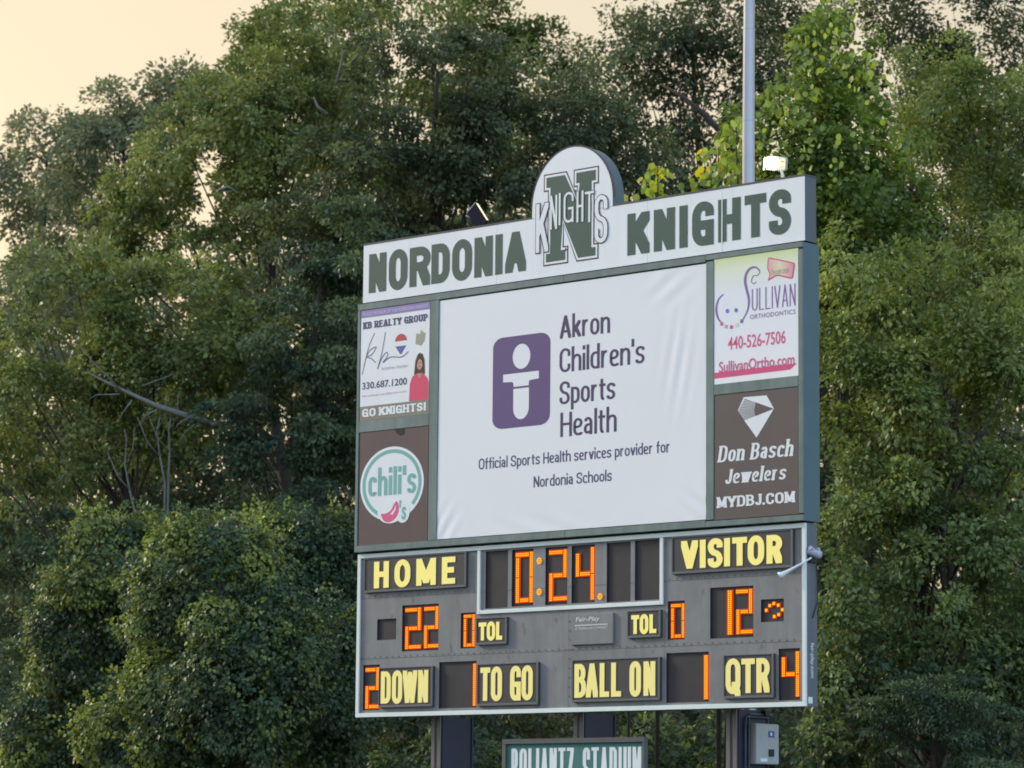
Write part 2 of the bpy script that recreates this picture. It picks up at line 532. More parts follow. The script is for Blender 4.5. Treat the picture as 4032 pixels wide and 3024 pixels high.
def glyphs(ry=0.3, X=0.68):
    S = lambda *p: ('s', list(p))
    R = lambda *p, **k: ('r', rnd(list(p), 0.5, ry, **k))
    r2 = lambda *p, **k: ('r', rnd(list(p), 0.5, min(ry, 0.24), **k))
    rl = lambda *p, **k: ('r', rnd(list(p), 0.5, min(ry, 0.3) * 0.9, **k))
    G = {
        'A': (1.0, [S((0, 0), (.5, 1)), S((.5, 1), (1, 0)), S((.2, .28), (.8, .28))]),
        'B': (.9, [S((0, 0), (0, 1)), r2((0, 1), (.92, 1), (.92, .53), (0, .53)), r2((0, .53), (1, .53), (1, 0), (0, 0))]),
        'C': (.9, [R((1, .68), (1, 1), (0, 1), (0, 0), (1, 0), (1, .32))]),
        'D': (.95, [S((0, 0), (0, 1)), R((0, 1), (1, 1), (1, 0), (0, 0))]),
        'E': (.8, [S((0, 0), (0, 1)), S((0, 1), (1, 1)), S((0, .52), (.85, .52)), S((0, 0), (1, 0))]),
        'G': (.95, [R((1, .70), (1, 1), (0, 1), (0, 0), (1, 0), (1, .3)), S((1, .46), (1, .0)), S((.55, .46), (1, .46))]),
        'H': (.95, [S((0, 0), (0, 1)), S((1, 0), (1, 1)), S((0, .52), (1, .52))]),
        'I': (.0, [S((.5, 0), (.5, 1))]),
        'J': (.6, [S((1, 1), (1, .3)), R((1, .4), (1, 0), (0, 0), (0, .25))]),
        'K': (.95, [S((0, 0), (0, 1)), S((1, 1), (.05, .38)), S((.38, .6), (1, 0))]),
        'L': (.75, [S((0, 0), (0, 1)), S((0, 0), (1, 0))]),
        'M': (1.2, [S((0, 0), (0, 1)), S((0, 1), (.5, .1)), S((.5, .1), (1, 1)), S((1, 1), (1, 0))]),
        'N': (.95, [S((0, 0), (0, 1)), S((0, 1), (1, 0)), S((1, 0), (1, 1))]),
        'O': (1.0, [R((0, 1), (1, 1), (1, 0), (0, 0), closed=True)]),
        'P': (.9, [S((0, 0), (0, 1)), r2((0, 1), (1, 1), (1, .45), (0, .45))]),
        'Q': (1.0, [R((0, 1), (1, 1), (1, 0), (0, 0), closed=True), S((.62, .22), (1.0, -.08))]),
        'R': (.95, [S((0, 0), (0, 1)), r2((0, 1), (1, 1), (1, .5), (0, .5)), S((.62, .46), (.98, 0))]),
        'S': (.9, [r2((1, .72), (1, 1), (0, 1), (0, .54), (1, .46), (1, 0), (0, 0), (0, .28))]),
        'T': (.9, [S((0, 1), (1, 1)), S((.5, 0), (.5, 1))]),
        'U': (.95, [S((0, 1), (0, .3)), S((1, 1), (1, .3)), R((0, .5), (0, 0), (1, 0), (1, .5))]),
        'V': (1.0, [S((0, 1), (.5, 0)), S((.5, 0), (1, 1))]),
        'W': (1.4, [S((0, 1), (.25, 0)), S((.25, 0), (.5, .95)), S((.5, .95), (.75, 0)), S((.75, 0), (1, 1))]),
        'Y': (1.0, [S((0, 1), (.5, .42)), S((1, 1), (.5, .42)), S((.5, .42), (.5, 0))]),
        'Z': (.9, [S((0, 1), (1, 1)), S((1, 1), (0, 0)), S((0, 0), (1, 0))]),
        '!': (.0, [S((.5, .32), (.5, 1)), S((.5, 0), (.5, .04))]),
        '.': (.0, [S((.5, 0), (.5, .04))]),
        'o': (.75, [rl((0, X), (1, X), (1, 0), (0, 0), closed=True)]),
        'n': (.78, [S((0, 0), (0, X)), rl((0, X * .7), (.25, X), (1, X), (1, X * .5)), S((1, X * .65), (1, 0))]),
        'h': (.78, [S((0, 0), (0, 1.05)), rl((0, X * .7), (.25, X), (1, X), (1, X * .5)), S((1, X * .65), (1, 0))]),
        'a': (.68, [rl((.1, X * .8), (.1, X), (.9, X), (.9, .2)), S((.9, X * .7), (.9, 0)), rl((.9, X * .58), (0, X * .58), (0, 0), (.9, .08))]),
        's': (.68, [rl((1, X * .8), (1, X), (0, X), (0, X * .54), (1, X * .46), (1, 0), (0, 0), (0, X * .2))]),
        'c': (.65, [rl((1, X * .75), (1, X), (0, X), (0, 0), (1, 0), (1, X * .15))]),
        'e': (.7, [rl((0.05, X * .48), (1, X * .52), (1, X), (0, X), (0, 0), (1, 0), (1, X * .12))]),
        'w': (1.2, [S((0, X), (.25, 0)), S((.25, 0), (.5, X)), S((.5, X), (.75, 0)), S((.75, 0), (1, X))]),
        'l': (.0, [S((.5, 0), (.5, 1.05))]),
        'r': (.5, [S((0, 0), (0, X)), rl((0, X * .6), (.3, X), (1, X))]),
        'k': (.7, [S((0, 0), (0, 1.05)), S((.95, X), (.05, .25)), S((.35, .40), (1, 0))]),
        'i': (.0, [S((.5, 0), (.5, X)), S((.5, .95), (.5, 1.03))]),
        'd': (.72, [rl((1, X), (0, X), (0, 0), (1, 0)), S((1, 0), (1, 1.05))]),
        'p': (.72, [rl((0, X), (1, X), (1, 0), (0, 0)), S((0, -.30), (0, X))]),
        't': (.42, [S((.35, .25), (.35, .92)), rl((.35, .5), (.35, 0), (1, 0)), S((0, X), (1, X))]),
        'f': (.42, [rl((1, 1.04), (.4, 1.04), (.4, .5)), S((.4, 0), (.4, .6)), S((0, X), (1, X))]),
        "'": (.0, [S((.5, .80), (.5, 1.05))]),
        'v': (.72, [S((0, X), (.5, 0)), S((.5, 0), (1, X))]),
    }
    return G


def hull(pts):
    pts = sorted(set((round(p[0], 7), round(p[1], 7)) for p in pts))

    def half(ps):
        o = []
        for p in ps:
            while len(o) >= 2 and (o[-1][0] - o[-2][0]) * (p[1] - o[-2][1]) - (o[-1][1] - o[-2][1]) * (p[0] - o[-2][0]) <= 0:
                o.pop()
            o.append(p)
        return o
    a, b = half(pts), half(pts[::-1])
    return a[:-1] + b[:-1]


def stroke(mb, path, tx, tz, y, rect=True):
    if rect:
        nib = [(-tx / 2, -tz / 2), (tx / 2, -tz / 2), (tx / 2, tz / 2), (-tx / 2, tz / 2)]
        for i in range(len(path) - 1):
            a, b = path[i], path[i + 1]
            if abs(a[0] - b[0]) + abs(a[1] - b[1]) < 1e-6:
                continue
            mb.poly(hull([(p[0] + q[0], p[1] + q[1]) for p in (a, b) for q in nib]), y - 0.0001 * (i % 5))
        return
    # round pen: a ribbon whose two edges follow the path at the nib's support distance
    P = [np.array(path[0], float)]
    for p in path[1:]:
        if np.linalg.norm(np.array(p) - P[-1]) > 1e-5:
            P.append(np.array(p, float))
    closed = len(P) > 3 and np.linalg.norm(P[0] - P[-1]) < 1e-4
    if closed:
        P = P[:-1]
    n = len(P)
    if n < 2:
        return
    L, Rr = [], []
    for i in range(n):
        if closed:
            t = P[(i + 1) % n] - P[i - 1]
        else:
            t = P[min(i + 1, n - 1)] - P[max(i - 1, 0)]
        t = t / (np.linalg.norm(t) + 1e-9)
        nx_, nz_ = -t[1], t[0]
        q = math.sqrt((tx / 2 * nx_) ** 2 + (tz / 2 * nz_) ** 2) + 1e-9
        o = np.array(((tx / 2) ** 2 * nx_ / q, (tz / 2) ** 2 * nz_ / q))
        L.append(P[i] + o)
        Rr.append(P[i] - o)
    v = [(p[0], y, p[1]) for p in L] + [(p[0], y, p[1]) for p in Rr]
    f = [(i, (i + 1) % n, n + (i + 1) % n, n + i) for i in range(n if closed else n - 1)]
    mb.add(v, f)


def letter(mb, ch, x0, z0, x1, z1, tx, tz, y, serif=0.0, shear=0.0, ry=None):
    w, h = x1 - x0, z1 - z0
    G = glyphs(ry if ry else min(0.42, 0.5 * w / h * 0.95))
    if ch not in G:
        return
    fx = lambda p: (x0 + tx / 2 + p[0] * (w - tx) + shear * (p[1] * h), z0 + tz / 2 + p[1] * (h - tz))
    if ch in "I!.li'":
        fx = lambda p: (x0 + w / 2 + shear * (p[1] * h), z0 + tz / 2 + p[1] * (h - tz))
    for k, (kind, pts) in enumerate(G[ch][1]):
        P = [fx(p) for p in pts]
        stroke(mb, P, tx, tz, y - 0.00025 * k, rect=(kind == 's'))
        if serif > 0 and kind == 's':
            for e, o in ((0, 1), (-1, -2)):
                if pts[e][1] in (0, 1, 1.05, 0.68) and abs(pts[e][1] - pts[o][1]) > 0.2:
                    if ch in "ao!.i'" or (ch == 'M' and pts[e][0] == .5):
                        continue
                    cx, cz = P[e]
                    d = tx / 2 + serif
                    mb.poly([(cx - d, cz - tz / 2), (cx + d, cz - tz / 2), (cx + d, cz + tz / 2), (cx - d, cz + tz / 2)], y - 0.0012 - 0.00003 * k)


def word(text, x0, z0, x1, z1, y, tx, tz, gap=0.28, space=0.55, serif=0.0, shear=0.0):
    """one mesh for a word fitted to the box; tx/tz stroke thickness in metres"""
    G = glyphs()
    wd = [(G[c][0] if c in G else 0) for c in text]
    tot_rel = sum((space if c == ' ' else w) for c, w in zip(text, wd)) + gap * (len(text) - 1)
    narrow = sum(1 for c in text if c != ' ')
    W = x1 - x0 - shear * (z1 - z0)
    u = (W - narrow * tx) / tot_rel
    x = x0
    mb = MB()
    for c, w in zip(text, wd):
        if c == ' ':
            x += (space + gap) * u
            continue
        lw = w * u + tx
        letter(mb, c, x, z0, x + lw, z1, tx, tz, y, serif, shear, ry=0.3 if c.isupper() else 0.26)
        x += lw + gap * u
    return mb


def font_print(text, x0, z0, x1, z1, y, name, m, parent, bold=0.0, shear=0.0, rot=None, spacing=1.0):
    """text set in the built-in face, squeezed into its printed box"""
    cu = bpy.data.curves.new(name, 'FONT')
    cu.body = text
    cu.resolution_u = 3
    cu.offset = bold
    cu.space_character = spacing
    o = bpy.data.objects.new(name, cu)
    COL.objects.link(o)
    bpy.context.view_layer.update()
    me = bpy.data.meshes.new_from_object(o)
    COL.objects.unlink(o)
    bpy.data.objects.remove(o)
    n = len(me.vertices)
    co = np.empty(n * 3)
    me.vertices.foreach_get('co', co)
    co = co.reshape(-1, 3)
    a, b = co.min(0), co.max(0)
    px = (co[:, 0] - a[0]) / (b[0] - a[0])
    pz = (co[:, 1] - a[1]) / (b[1] - a[1])
    W = (x1 - x0) - shear * (z1 - z0)
    X = x0 + px * W + shear * pz * (z1 - z0)
    Zc = z0 + pz * (z1 - z0)
    V = np.stack([X, np.full(n, y), Zc + Z0], 1)
    if rot is not None:
        V = rot(px, pz)
    F = [tuple(p.vertices) for p in me.polygons]
    bpy.data.meshes.remove(me)
    return meshobj(name, V, F, m, parent)


# ================================================================== STRUCTURE: ground
def ground():
    xs = np.concatenate([np.linspace(-900, -60, 8), np.linspace(-50, 60, 40), np.linspace(70, 900, 8)])
    ys = np.concatenate([np.linspace(-900, -60, 8), np.linspace(-50, 120, 50), np.linspace(130, 900, 8)])
    v = []
    for yv in ys:
        for xv in xs:
            r = rng.uniform(-0.02, 0.02) if abs(xv) < 60 and abs(yv) < 120 else 0
            v.append((xv, yv, r))
    nx = len(xs)
    f = [(j * nx + i, j * nx + i + 1, (j + 1) * nx + i + 1, (j + 1) * nx + i) for j in range(len(ys) - 1) for i in range(nx - 1)]
    o = meshobj('ground', v, f, 'soil', smooth=True)
    tag(o, kind='structure')


ground()


def hillside():
    """wooded slope rising behind the trees"""
    fx = np.array([CF[0], CF[1], 0]) / math.hypot(CF[0], CF[1])
    rx = np.array([fx[1], -fx[0], 0])
    c0 = np.array([CAMP[0], CAMP[1], 0])
    v, f = [], []
    nx, ny = 60, 16
    for j in range(ny + 1):
        d = 88 + (150 - 88) * j / ny
        for i in range(nx + 1):
            x = -90 + 180 * i / nx
            h = 12.5 * (1 - math.cos(math.pi * min(1, (d - 88) / 40))) / 2 + (.9 * math.sin(x * .23) + .6 * math.sin(x * .61 + 1)) * min(1, j / 5) - .25
            v.append(tuple(c0 + fx * d + rx * x + np.array([0, 0, h])))
    for j in range(ny):
        for i in range(nx):
            a = j * (nx + 1) + i
            f.append((a, a + 1, a + nx + 2, a + nx + 1))
    tag(meshobj('hillside', v, f, 'wood_floor', smooth=True), kind='structure')


hillside()

# ================================================================== HEADER SIGN
SB = 7.315
HH = 2.120
HB0, HT0 = 5.448, 6.233
CT, CB, CD, CE = 5.423, 2.144, 0.078, 0.013
KY = -CD

hs = thing('header_sign', (SB / 2, 0.1, HB0 + Z0), 'white header sign with green block letters and a round arch, on top of the scoreboard', 'sign')
ac, ar = 3.669, 0.675
azc = 6.345
arch = [(ac + ar * math.cos(t), azc + (7.066 - azc) * math.sin(t)) for t in [math.pi * k / 40 for k in range(41)]]
outline = [(0, HB0), (SB, HB0), (SB, HT0), (ac + ar, HT0)] + arch + [(ac - ar, HT0), (0, HT0)]
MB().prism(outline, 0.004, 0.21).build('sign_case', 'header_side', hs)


def split_face(o, x0, x1, name):
    a = [(x0, HB0 + .004)]
    a += [(x1, HB0 + .004)]
    a += [(x1, HT0 - .012), (x0, HT0 - .012)]
    MB().prism(a, -0.004, 0.002).build(name, 'white_vinyl', o)


split_face(hs, 0.006, 2.4, 'face_panel')
split_face(hs, 2.404, 4.9, 'face_panel')
split_face(hs, 4.904, 6.068, 'face_panel')
split_face(hs, 6.072, SB - .006, 'face_panel')
arch_in = [(ac + (ar - .008) * math.cos(t), azc + (7.058 - azc) * math.sin(t)) for t in [math.pi * k / 40 for k in range(41)]]
MB().prism([(ac + ar - .008, HT0 - .008)] + arch_in + [(ac - ar + .008, HT0 - .008)], -0.004, 0.002).build('arch_panel', 'white_vinyl', hs)
# dark capping along the top edge
cap = MB()
cap.box(-0.004, ac - ar, -0.008, 0.214, HT0 - .010, HT0 + .012)
cap.box(ac + ar, SB + .004, -0.008, 0.214, HT0 - .010, HT0 + .012)
cap.build('edge_capping', 'dark_trim', hs)
ring = MB()
K = 40
for k in range(K):
    a0, a1 = math.pi * k / K, math.pi * (k + 1) / K
    q = []
    for rr, a in ((0, a0), (0, a1), (.011, a1), (.011, a0)):
        q.append((ac + (ar + rr) * math.cos(a), azc + (7.066 - azc + rr) * math.sin(a)))
    ring.prism(q, -0.008, 0.03)
ring.build('arch_capping', 'dark_trim', hs)
LY = -0.0065
zN0, zN1 = 5.572, 6.092
for ch, (a, b) in zip('NORDONIA', [(0.112, 0.434), (0.478, 0.822), (0.857, 1.235), (1.250, 1.578), (1.619, 1.973), (2.011, 2.332), (2.367, 2.510), (2.546, 2.905)]):
    mb = MB()
    ov = .012 if ch in 'OGS' else 0
    letter(mb, ch, a, zN0 - ov, b, zN1 + ov, 0.128, 0.115, LY)
    mb.build('letter', 'letter_green', hs)
for ch, (a, b) in zip('KNIGHTS', [(4.580, 4.937), (5.003, 5.340), (5.402, 5.543), (5.606, 5.943), (6.008, 6.355), (6.413, 6.741), (6.779, 7.109)]):
    mb = MB()
    ov = .012 if ch in 'OGS' else 0
    letter(mb, ch, a, zN0 - ov, b, zN1 + ov, 0.132, 0.115, LY)
    mb.build('letter', 'letter_green', hs)
sl = MB()
sl.poly([(6.060, 5.56), (6.078, 5.56), (6.080, 6.105), (6.064, 6.105)], LY - .003)
sl.build('torn_seam', 'trim_white', hs)
# emblem: block N with outline and KNIGHTS across it
eN = [(0, 1), (.42, 1), (.605, .70), (.605, .81), (.545, .81), (.545, 1), (1, 1), (1, .81), (.925, .81), (.925, .17), (1, .17), (1, 0),
      (.605, 0), (.37, .42), (.37, .19), (.455, .19), (.455, 0), (0, 0), (0, .17), (.075, .17), (.075, .81), (0, .81)]
ex0, ez0, ex1, ez1 = 3.197, 5.590, 4.113, 6.765
P = [(ex0 + x * (ex1 - ex0), ez0 + z * (ez1 - ez0)) for x, z in eN]
MB().poly(P, -0.0062).build('emblem_outline', 'letter_line', hs)
MB().poly(offset_poly(P, 0.018), -0.0078).build('emblem_border', 'white_vinyl', hs)
MB().poly(offset_poly(P, 0.046), -0.0094).build('emblem_letter', 'letter_green', hs)
mr = MB()
mr.poly([(3.70, 6.52), (3.745, 6.50), (3.74, 6.40)], -0.0102)
mr.poly([(3.56, 5.80), (3.60, 5.76), (3.57, 5.74)], -0.0102)
mr.build('maroon_accent', 'maroon', hs)
kn = [('K', 3.075, 5.775, 3.285, 6.400, .060, .055, 1), ('N', 3.312, 6.045, 3.432, 6.480, .030, .030, 0), ('I', 3.455, 6.085, 3.490, 6.495, .030, .030, 0),
      ('G', 3.540, 6.100, 3.705, 6.490, .030, .030, 0), ('H', 3.755, 6.085, 3.868, 6.478, .030, .030, 0), ('T', 3.890, 6.065, 4.040, 6.455, .030, .030, 0),
      ('S', 4.055, 5.785, 4.262, 6.385, .060, .055, 1)]
for ch, a, b, c, d, tx, tz, big in kn:
    if big:
        o1 = MB()
        letter(o1, ch, a - .012, b - .012, c + .012, d + .012, tx + .026, tz + .026, -0.0110)
        o1.build('emblem_letter_outline', 'letter_line', hs)
    else:
        o1 = MB()
        letter(o1, ch, a - .008, b - .008, c + .008, d + .008, tx + .022, tz + .022, -0.0110)
        o1.build('emblem_letter_outline', 'letter_green', hs)
    mb = MB()
    letter(mb, ch, a, b, c, d, tx, tz, -0.0145)
    mb.build('emblem_small_letter', 'white_vinyl', hs)

# ================================================================== MESSAGE CABINET (green frame that holds the banners)
cabn = thing('sign_cabinet', (SB / 2, 0.1, CB + Z0), 'wide grey green steel sign cabinet holding the sponsor panels between header and scoreboard', 'sign cabinet')
PX0, PX1 = 0.048, 1.305
BX0, BX1 = 1.470, 5.876
RX0, RX1 = 6.003, 7.256
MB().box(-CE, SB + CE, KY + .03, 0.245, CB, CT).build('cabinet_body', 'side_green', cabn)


def bar(n, x0, x1, z0, z1, m='frame_green', y0=KY):
    MB().box(x0, x1, y0, KY + .028, z0, z1, bev=.004).build(n, m, cabn)


g3 = .0015
bar('frame_bar', -CE, 3.60, 5.340, CT)
bar('frame_bar', 3.603, 5.868, 5.340, CT)
bar('frame_bar', 5.871, SB + CE, 5.360, CT)
bar('frame_bar', -CE, 3.648, CB, 2.226)
bar('frame_bar', 3.651, 5.868, CB, 2.226)
bar('frame_bar', 5.871, SB + CE, CB, 2.212)
bar('frame_post', -CE, PX0 - .012, 2.228, 5.338)
bar('frame_post', PX1 + .008, BX0 - .006, 2.228, 5.338)
bar('frame_post', BX1 + .006, RX0 - .004, 2.228, 5.338)
bar('frame_post', RX1 + .006, SB + CE, 2.228, 5.338)
bar('cross_bar', PX0 - .010, PX1 + .006, 3.716, 3.866)
bar('cross_bar', RX0 - .002, RX1 + .004, 3.716, 3.840)

# ---- main banner
YB = KY + .004
bn = thing('sponsor_banner', ((BX0 + BX1) / 2, YB, 2.238 + Z0), 'large white banner with a purple square figure logo in the middle of the sign cabinet', 'banner')


def sheet(x0, z0, x1, z1, name, m, parent, nx=90, nz=64):
    v, f = [], []
    for j in range(nz + 1):
        for i in range(nx + 1):
            x = x0 + (x1 - x0) * i / nx
            z = z0 + (z1 - z0) * j / nz
            # sag wrinkles near the corners and the right side
            d = 0.0
            for (cx, cz, sx_, sz_, am, kx, kz) in ((5.45, 4.15, .22, .50, .006, 34, -7), (5.75, 2.40, .25, .20, .008, 22, 26), (1.62, 2.40, .20, .25, .006, 26, -20), (3.2, 2.32, .8, .10, .004, 9, 20), (5.3, 5.1, .3, .2, .004, -14, 22)):
                e = math.exp(-((x - cx) / sx_) ** 2 - ((z - cz) / sz_) ** 2)
                d += am * e * math.sin(kx * (x - cx) + kz * (z - cz))
            v.append((x, YB + d - 0.0 + 0.006, z + Z0))
    for j in range(nz):
        for i in range(nx):
            a = j * (nx + 1) + i
            f.append((a, a + 1, a + nx + 2, a + nx + 1))
    return meshobj(name, v, f, m, parent, smooth=True)


sheet(BX0, 2.238, BX1, 5.322, 'banner_sheet', 'banner_white', bn)
YP = YB + .0045
MB().poly(rrect(2.412, 3.575, 3.385, 4.739, .17, .13, 8), YP).build('logo_square', 'purple', bn)
wl = MB()
wl.poly(ell(2.901, 4.470, .149, .159, 40), YP - .001)
wl.poly([(2.591, 4.155 + .01), (2.74, 4.157), (2.765, 4.145), (2.77, 4.092), (3.027, 4.092), (3.03, 4.145), (3.055, 4.157), (3.196, 4.165), (3.196, 4.262), (2.591, 4.262)], YP - .001)
wl.poly([(2.767, 4.066), (2.767, 3.82)] + [(2.899 + .132 * math.cos(t), 3.82 + .147 * math.sin(t)) for t in [math.pi + math.pi * k / 18 for k in range(1, 18)]] + [(3.031, 3.82), (3.031, 4.066)], YP - .001)
wl.build('logo_figure', 'banner_white', bn)
for t, b in (('Akron', (3.540, 4.630, 4.362, 4.918)), ("Children's", (3.537, 4.205, 4.918, 4.505)), ('Sports', (3.542, 3.804, 4.451, 4.090)), ('Health', (3.558, 3.397, 4.476, 3.702))):
    word(t, *b, YP, .045, .031, gap=.13).build('banner_word', 'text_purple', bn)
word('Official Sports Health services provider for', 2.185, 3.084, 5.323, 3.224, YP, .022, .018, gap=.14, space=.42).build('banner_line', 'print_navy', bn)['kind'] = 'stuff'
word('Nordonia Schools', 3.120, 2.797, 4.403, 2.936, YP, .022, .018, gap=.14, space=.42).build('banner_line', 'print_navy', bn)['kind'] = 'stuff'


# ---- sponsor panels
def panel(name, x0, z0, x1, z1, m, label, cat='sign'):
    t = thing('sponsor_sign', ((x0 + x1) / 2, KY, z0 + Z0), label, cat, None)
    MB().box(x0, x1, KY + .006, KY + .027, z0, z1).build('panel_board', m, t)
    return t


YS = KY + .004
kb = panel('sponsor_panel', PX0, 3.869, PX1 - .01, 5.334, 'white_vinyl', 'white sponsor panel with a script monogram and a woman in red, upper left')
MB().box(PX0, PX1 - .01, YS, KY + .0055, 5.236, 5.334).build('top_strip', 'lavender', kb)
MB().box(PX0, PX1 - .01, YS, KY + .0055, 3.869, 4.057).build('bottom_strip', 'olive_print', kb)
font_print('PROUD SPONSOR OF THE NORDONIA KNIGHTS', .075, 5.262, 1.265, 5.306, YS - .001, 'strip_text', 'lav_text', kb, bold=.01)
word('KB REALTY GROUP', .087, 5.086, 1.262, 5.178, YS, .029, .016, gap=.20, serif=.006).build('panel_word', 'print_navy', kb)
word('GO', .095, 3.916, .345, 4.025, YS - .002, .037, .022, gap=.20, serif=.007).build('strip_word', 'white_vinyl', kb)
word('KNIGHTS!', .405, 3.916, 1.250, 4.025, YS - .002, .037, .022, gap=.20, serif=.007).build('strip_word', 'white_vinyl', kb)
font_print('330.687.1200', .087, 4.282, .905, 4.378, YS, 'telephone_number', 'print_navy', kb, bold=.02)
font_print('kbrealtygroup@gmail.com', .089, 4.178, .897, 4.212, YS, 'mail_address', 'pale_pink', kb, bold=.01)
font_print('kristine bissler', .443, 4.510, .919, 4.556, YS, 'small_print', 'print_grey', kb)
sc = MB()


def smooth_path(p, n=6):
    p = [np.array(q, float) for q in p]
    out = []
    for i in range(len(p) - 1):
        a, b, c, d = p[max(i - 1, 0)], p[i], p[i + 1], p[min(i + 2, len(p) - 1)]
        for k in range(n):
            t = k / n
            out.append(tuple(0.5 * (2 * b + (c - a) * t + (2 * a - 5 * b + 4 * c - d) * t * t + (3 * b - a - 3 * c + d) * t ** 3)))
    out.append(tuple(p[-1]))
    return out


stroke(sc, smooth_path([(.301, 5.018), (.187, 4.82), (.083, 4.483)]),   .011, .011, YS, False)
stroke(sc, smooth_path([(.11, 4.60), (.20, 4.78), (.334, 4.83), (.26, 4.74), (.175, 4.71), (.25, 4.68), (.33, 4.62)]),   .011, .011, YS - .0004, False)
stroke(sc, smooth_path([(.50, 5.008), (.438, 4.735), (.363, 4.532), (.43, 4.66), (.52, 4.74), (.545, 4.69), (.46, 4.61), (.60, 4.67), (.80, 4.655), (.922, 4.715)]),   .011, .011, YS - .0008, False)
sc.build('script_monogram', 'print_navy', kb)
bl = MB()
bl.poly(ell(.784, 4.86, .108, .10, 20, 0.1, math.pi + .1), YS)
bl.build('balloon_top', 'print_red', kb)
bl = MB()
bl.poly([(.685, 4.80), (.883, 4.80), (.83, 4.74), (.80, 4.695), (.77, 4.695), (.735, 4.74)], YS)
bl.build('balloon_base', 'print_blue', kb)
crs = MB()
crs.poly([(1.05, 4.80), (1.06, 4.94), (1.12, 4.92), (1.15, 4.975), (1.19, 4.94), (1.225, 4.93), (1.21, 4.83), (1.15, 4.77), (1.09, 4.79)], YS)
crs.build('crest_print', 'crest', kb)
pr = MB()
pr.poly([(1.03, 4.40), (1.05, 4.58), (1.09, 4.66), (1.13, 4.68), (1.18, 4.66), (1.215, 4.58), (1.225, 4.40), (1.18, 4.36), (1.08, 4.36)], YS)
pr.build('portrait_hair', 'hair', kb)
pr = MB()
pr.poly([(.945, 4.06), (.955, 4.28), (1.0, 4.38), (1.08, 4.41), (1.18, 4.41), (1.26, 4.35), (1.292, 4.28), (1.292, 4.06)], YS - .0008)
pr.build('portrait_jacket', 'jacket', kb)
pr = MB()
pr.poly(ell(1.130, 4.535, .052, .078, 20), YS - .0016)
pr.poly([(1.09, 4.41), (1.17, 4.41), (1.13, 4.34)], YS - .0016)
pr.build('portrait_face', 'skin', kb)
pr = MB()
pr.poly([(1.075, 4.50), (1.085, 4.60), (1.13, 4.635), (1.175, 4.60), (1.186, 4.50), (1.168, 4.575), (1.135, 4.60), (1.095, 4.575)], YS - .0024)
pr.poly(ell(1.110, 4.548, .009, .006, 8), YS - .0024)
pr.poly(ell(1.150, 4.548, .009, .006, 8), YS - .0024)
pr.poly([(1.108, 4.502), (1.152, 4.502), (1.140, 4.492), (1.120, 4.492)], YS - .0024)
pr.build('portrait_features', 'hair', kb)

ch = panel('sponsor_panel', PX0 + .014, 2.227, PX1 - .004, 3.712, 'chili_brown', 'brown sponsor panel with a round white logo and a pink pepper, lower left')
cc = (.655, 3.005)
MB().poly(ell(cc[0], cc[1], .575, .485, 56), YS).build('logo_disc', 'white_vinyl', ch)
rg = MB()
N = 60
for k in range(N):
    a0, a1 = 2 * math.pi * k / N, 2 * math.pi * (k + 1) / N
    am = math.degrees((a0 + a1) / 2)
    if 248 < am < 318:
        continue
    rg.poly([(cc[0] + rx * math.cos(a), cc[1] + rz * math.sin(a)) for (rx, rz, a) in ((.535, .450, a0), (.535, .450, a1), (.478, .402, a1), (.478, .402, a0))], YS - .001)
rg.build('logo_ring', 'teal', ch)
wb = MB()
wb.poly(ell(.64, 2.64, .235, .150, 24), YS - .0016)
wb.poly(ell(.86, 2.62, .125, .135, 24), YS - .0018)
wb.build('logo_backing', 'white_vinyl', ch)
pep = MB()
pep.poly(smooth_path([(.462, 2.625), (.56, 2.625), (.65, 2.665), (.705, 2.745), (.755, 2.77), (.795, 2.70), (.775, 2.60), (.70, 2.53), (.60, 2.505), (.51, 2.54), (.462, 2.625)], 4)[:-1], YS - .0026)
pep.build('pepper', 'pink', ch)
hl = MB()
hl.poly([(.64, 2.61), (.70, 2.66), (.745, 2.73), (.73, 2.66), (.68, 2.60)], YS - .0034)
hl.build('pepper_shine', 'white_vinyl', ch)
word("chili's", .229, 2.862, 1.092, 3.215, YS - .0026, .060, .046, gap=.17).build('logo_word', 'teal', ch)
font_print("'s", .80, 2.525, .925, 2.78, YS - .0034, 'logo_word', 'teal', ch, bold=.02)
MB().poly([(.691, 3.709), (.877, 3.711), (.868, 3.64), (.80, 3.62), (.73, 3.655)], YS).build('torn_corner', 'black', ch)

su = panel('sponsor_panel', RX0, 3.844, RX1 + .004, 5.356, 'ortho_print', 'pale orthodontics sponsor panel with a pink speech bubble, upper right of the banner')
bub = [(6.814, 5.298), (7.222, 5.183), (7.184, 4.990), (6.946, 5.062), (6.800, 5.000), (6.850, 5.094), (6.803, 5.141)]
bub = [tuple(p) for p in rnd(bub, .035, .035, closed=True, n=3)[:-1]]
MB().poly(bub, YS).build('speech_bubble_edge', 'hot_pink', su)
MB().poly(offset_poly(bub, .016), YS - .0012).build('speech_bubble', 'bubble_print', su)
font_print('Free smile consult', 6.87, 5.075, 7.13, 5.15, YS - .002, 'bubble_text', 'crest', su)
sw = MB()
sp = smooth_path([(6.640, 5.02), (6.600, 5.00), (6.567, 5.035), (6.600, 5.095), (6.660, 5.095), (6.692, 5.135), (6.650, 5.185), (6.580, 5.198), (6.505, 5.155), (6.473, 5.06), (6.494, 4.95), (6.529, 4.82), (6.510, 4.69), (6.425, 4.57)], 5)
for i in range(len(sp) - 1):
    t = i / len(sp)
    wdt = .012 + .026 * math.sin(math.pi * min(1, max(0, (t - .35) / .65)))
    stroke(sw, sp[i:i + 2], wdt, wdt * .8, YS - .00003 * (i % 7), False)
sw.build('swirl_initial', 'violet', su)
sw = MB()
sp = smooth_path([(6.144, 4.923), (6.063, 4.856), (6.036, 4.741), (6.063, 4.641), (6.109, 4.583)], 5)
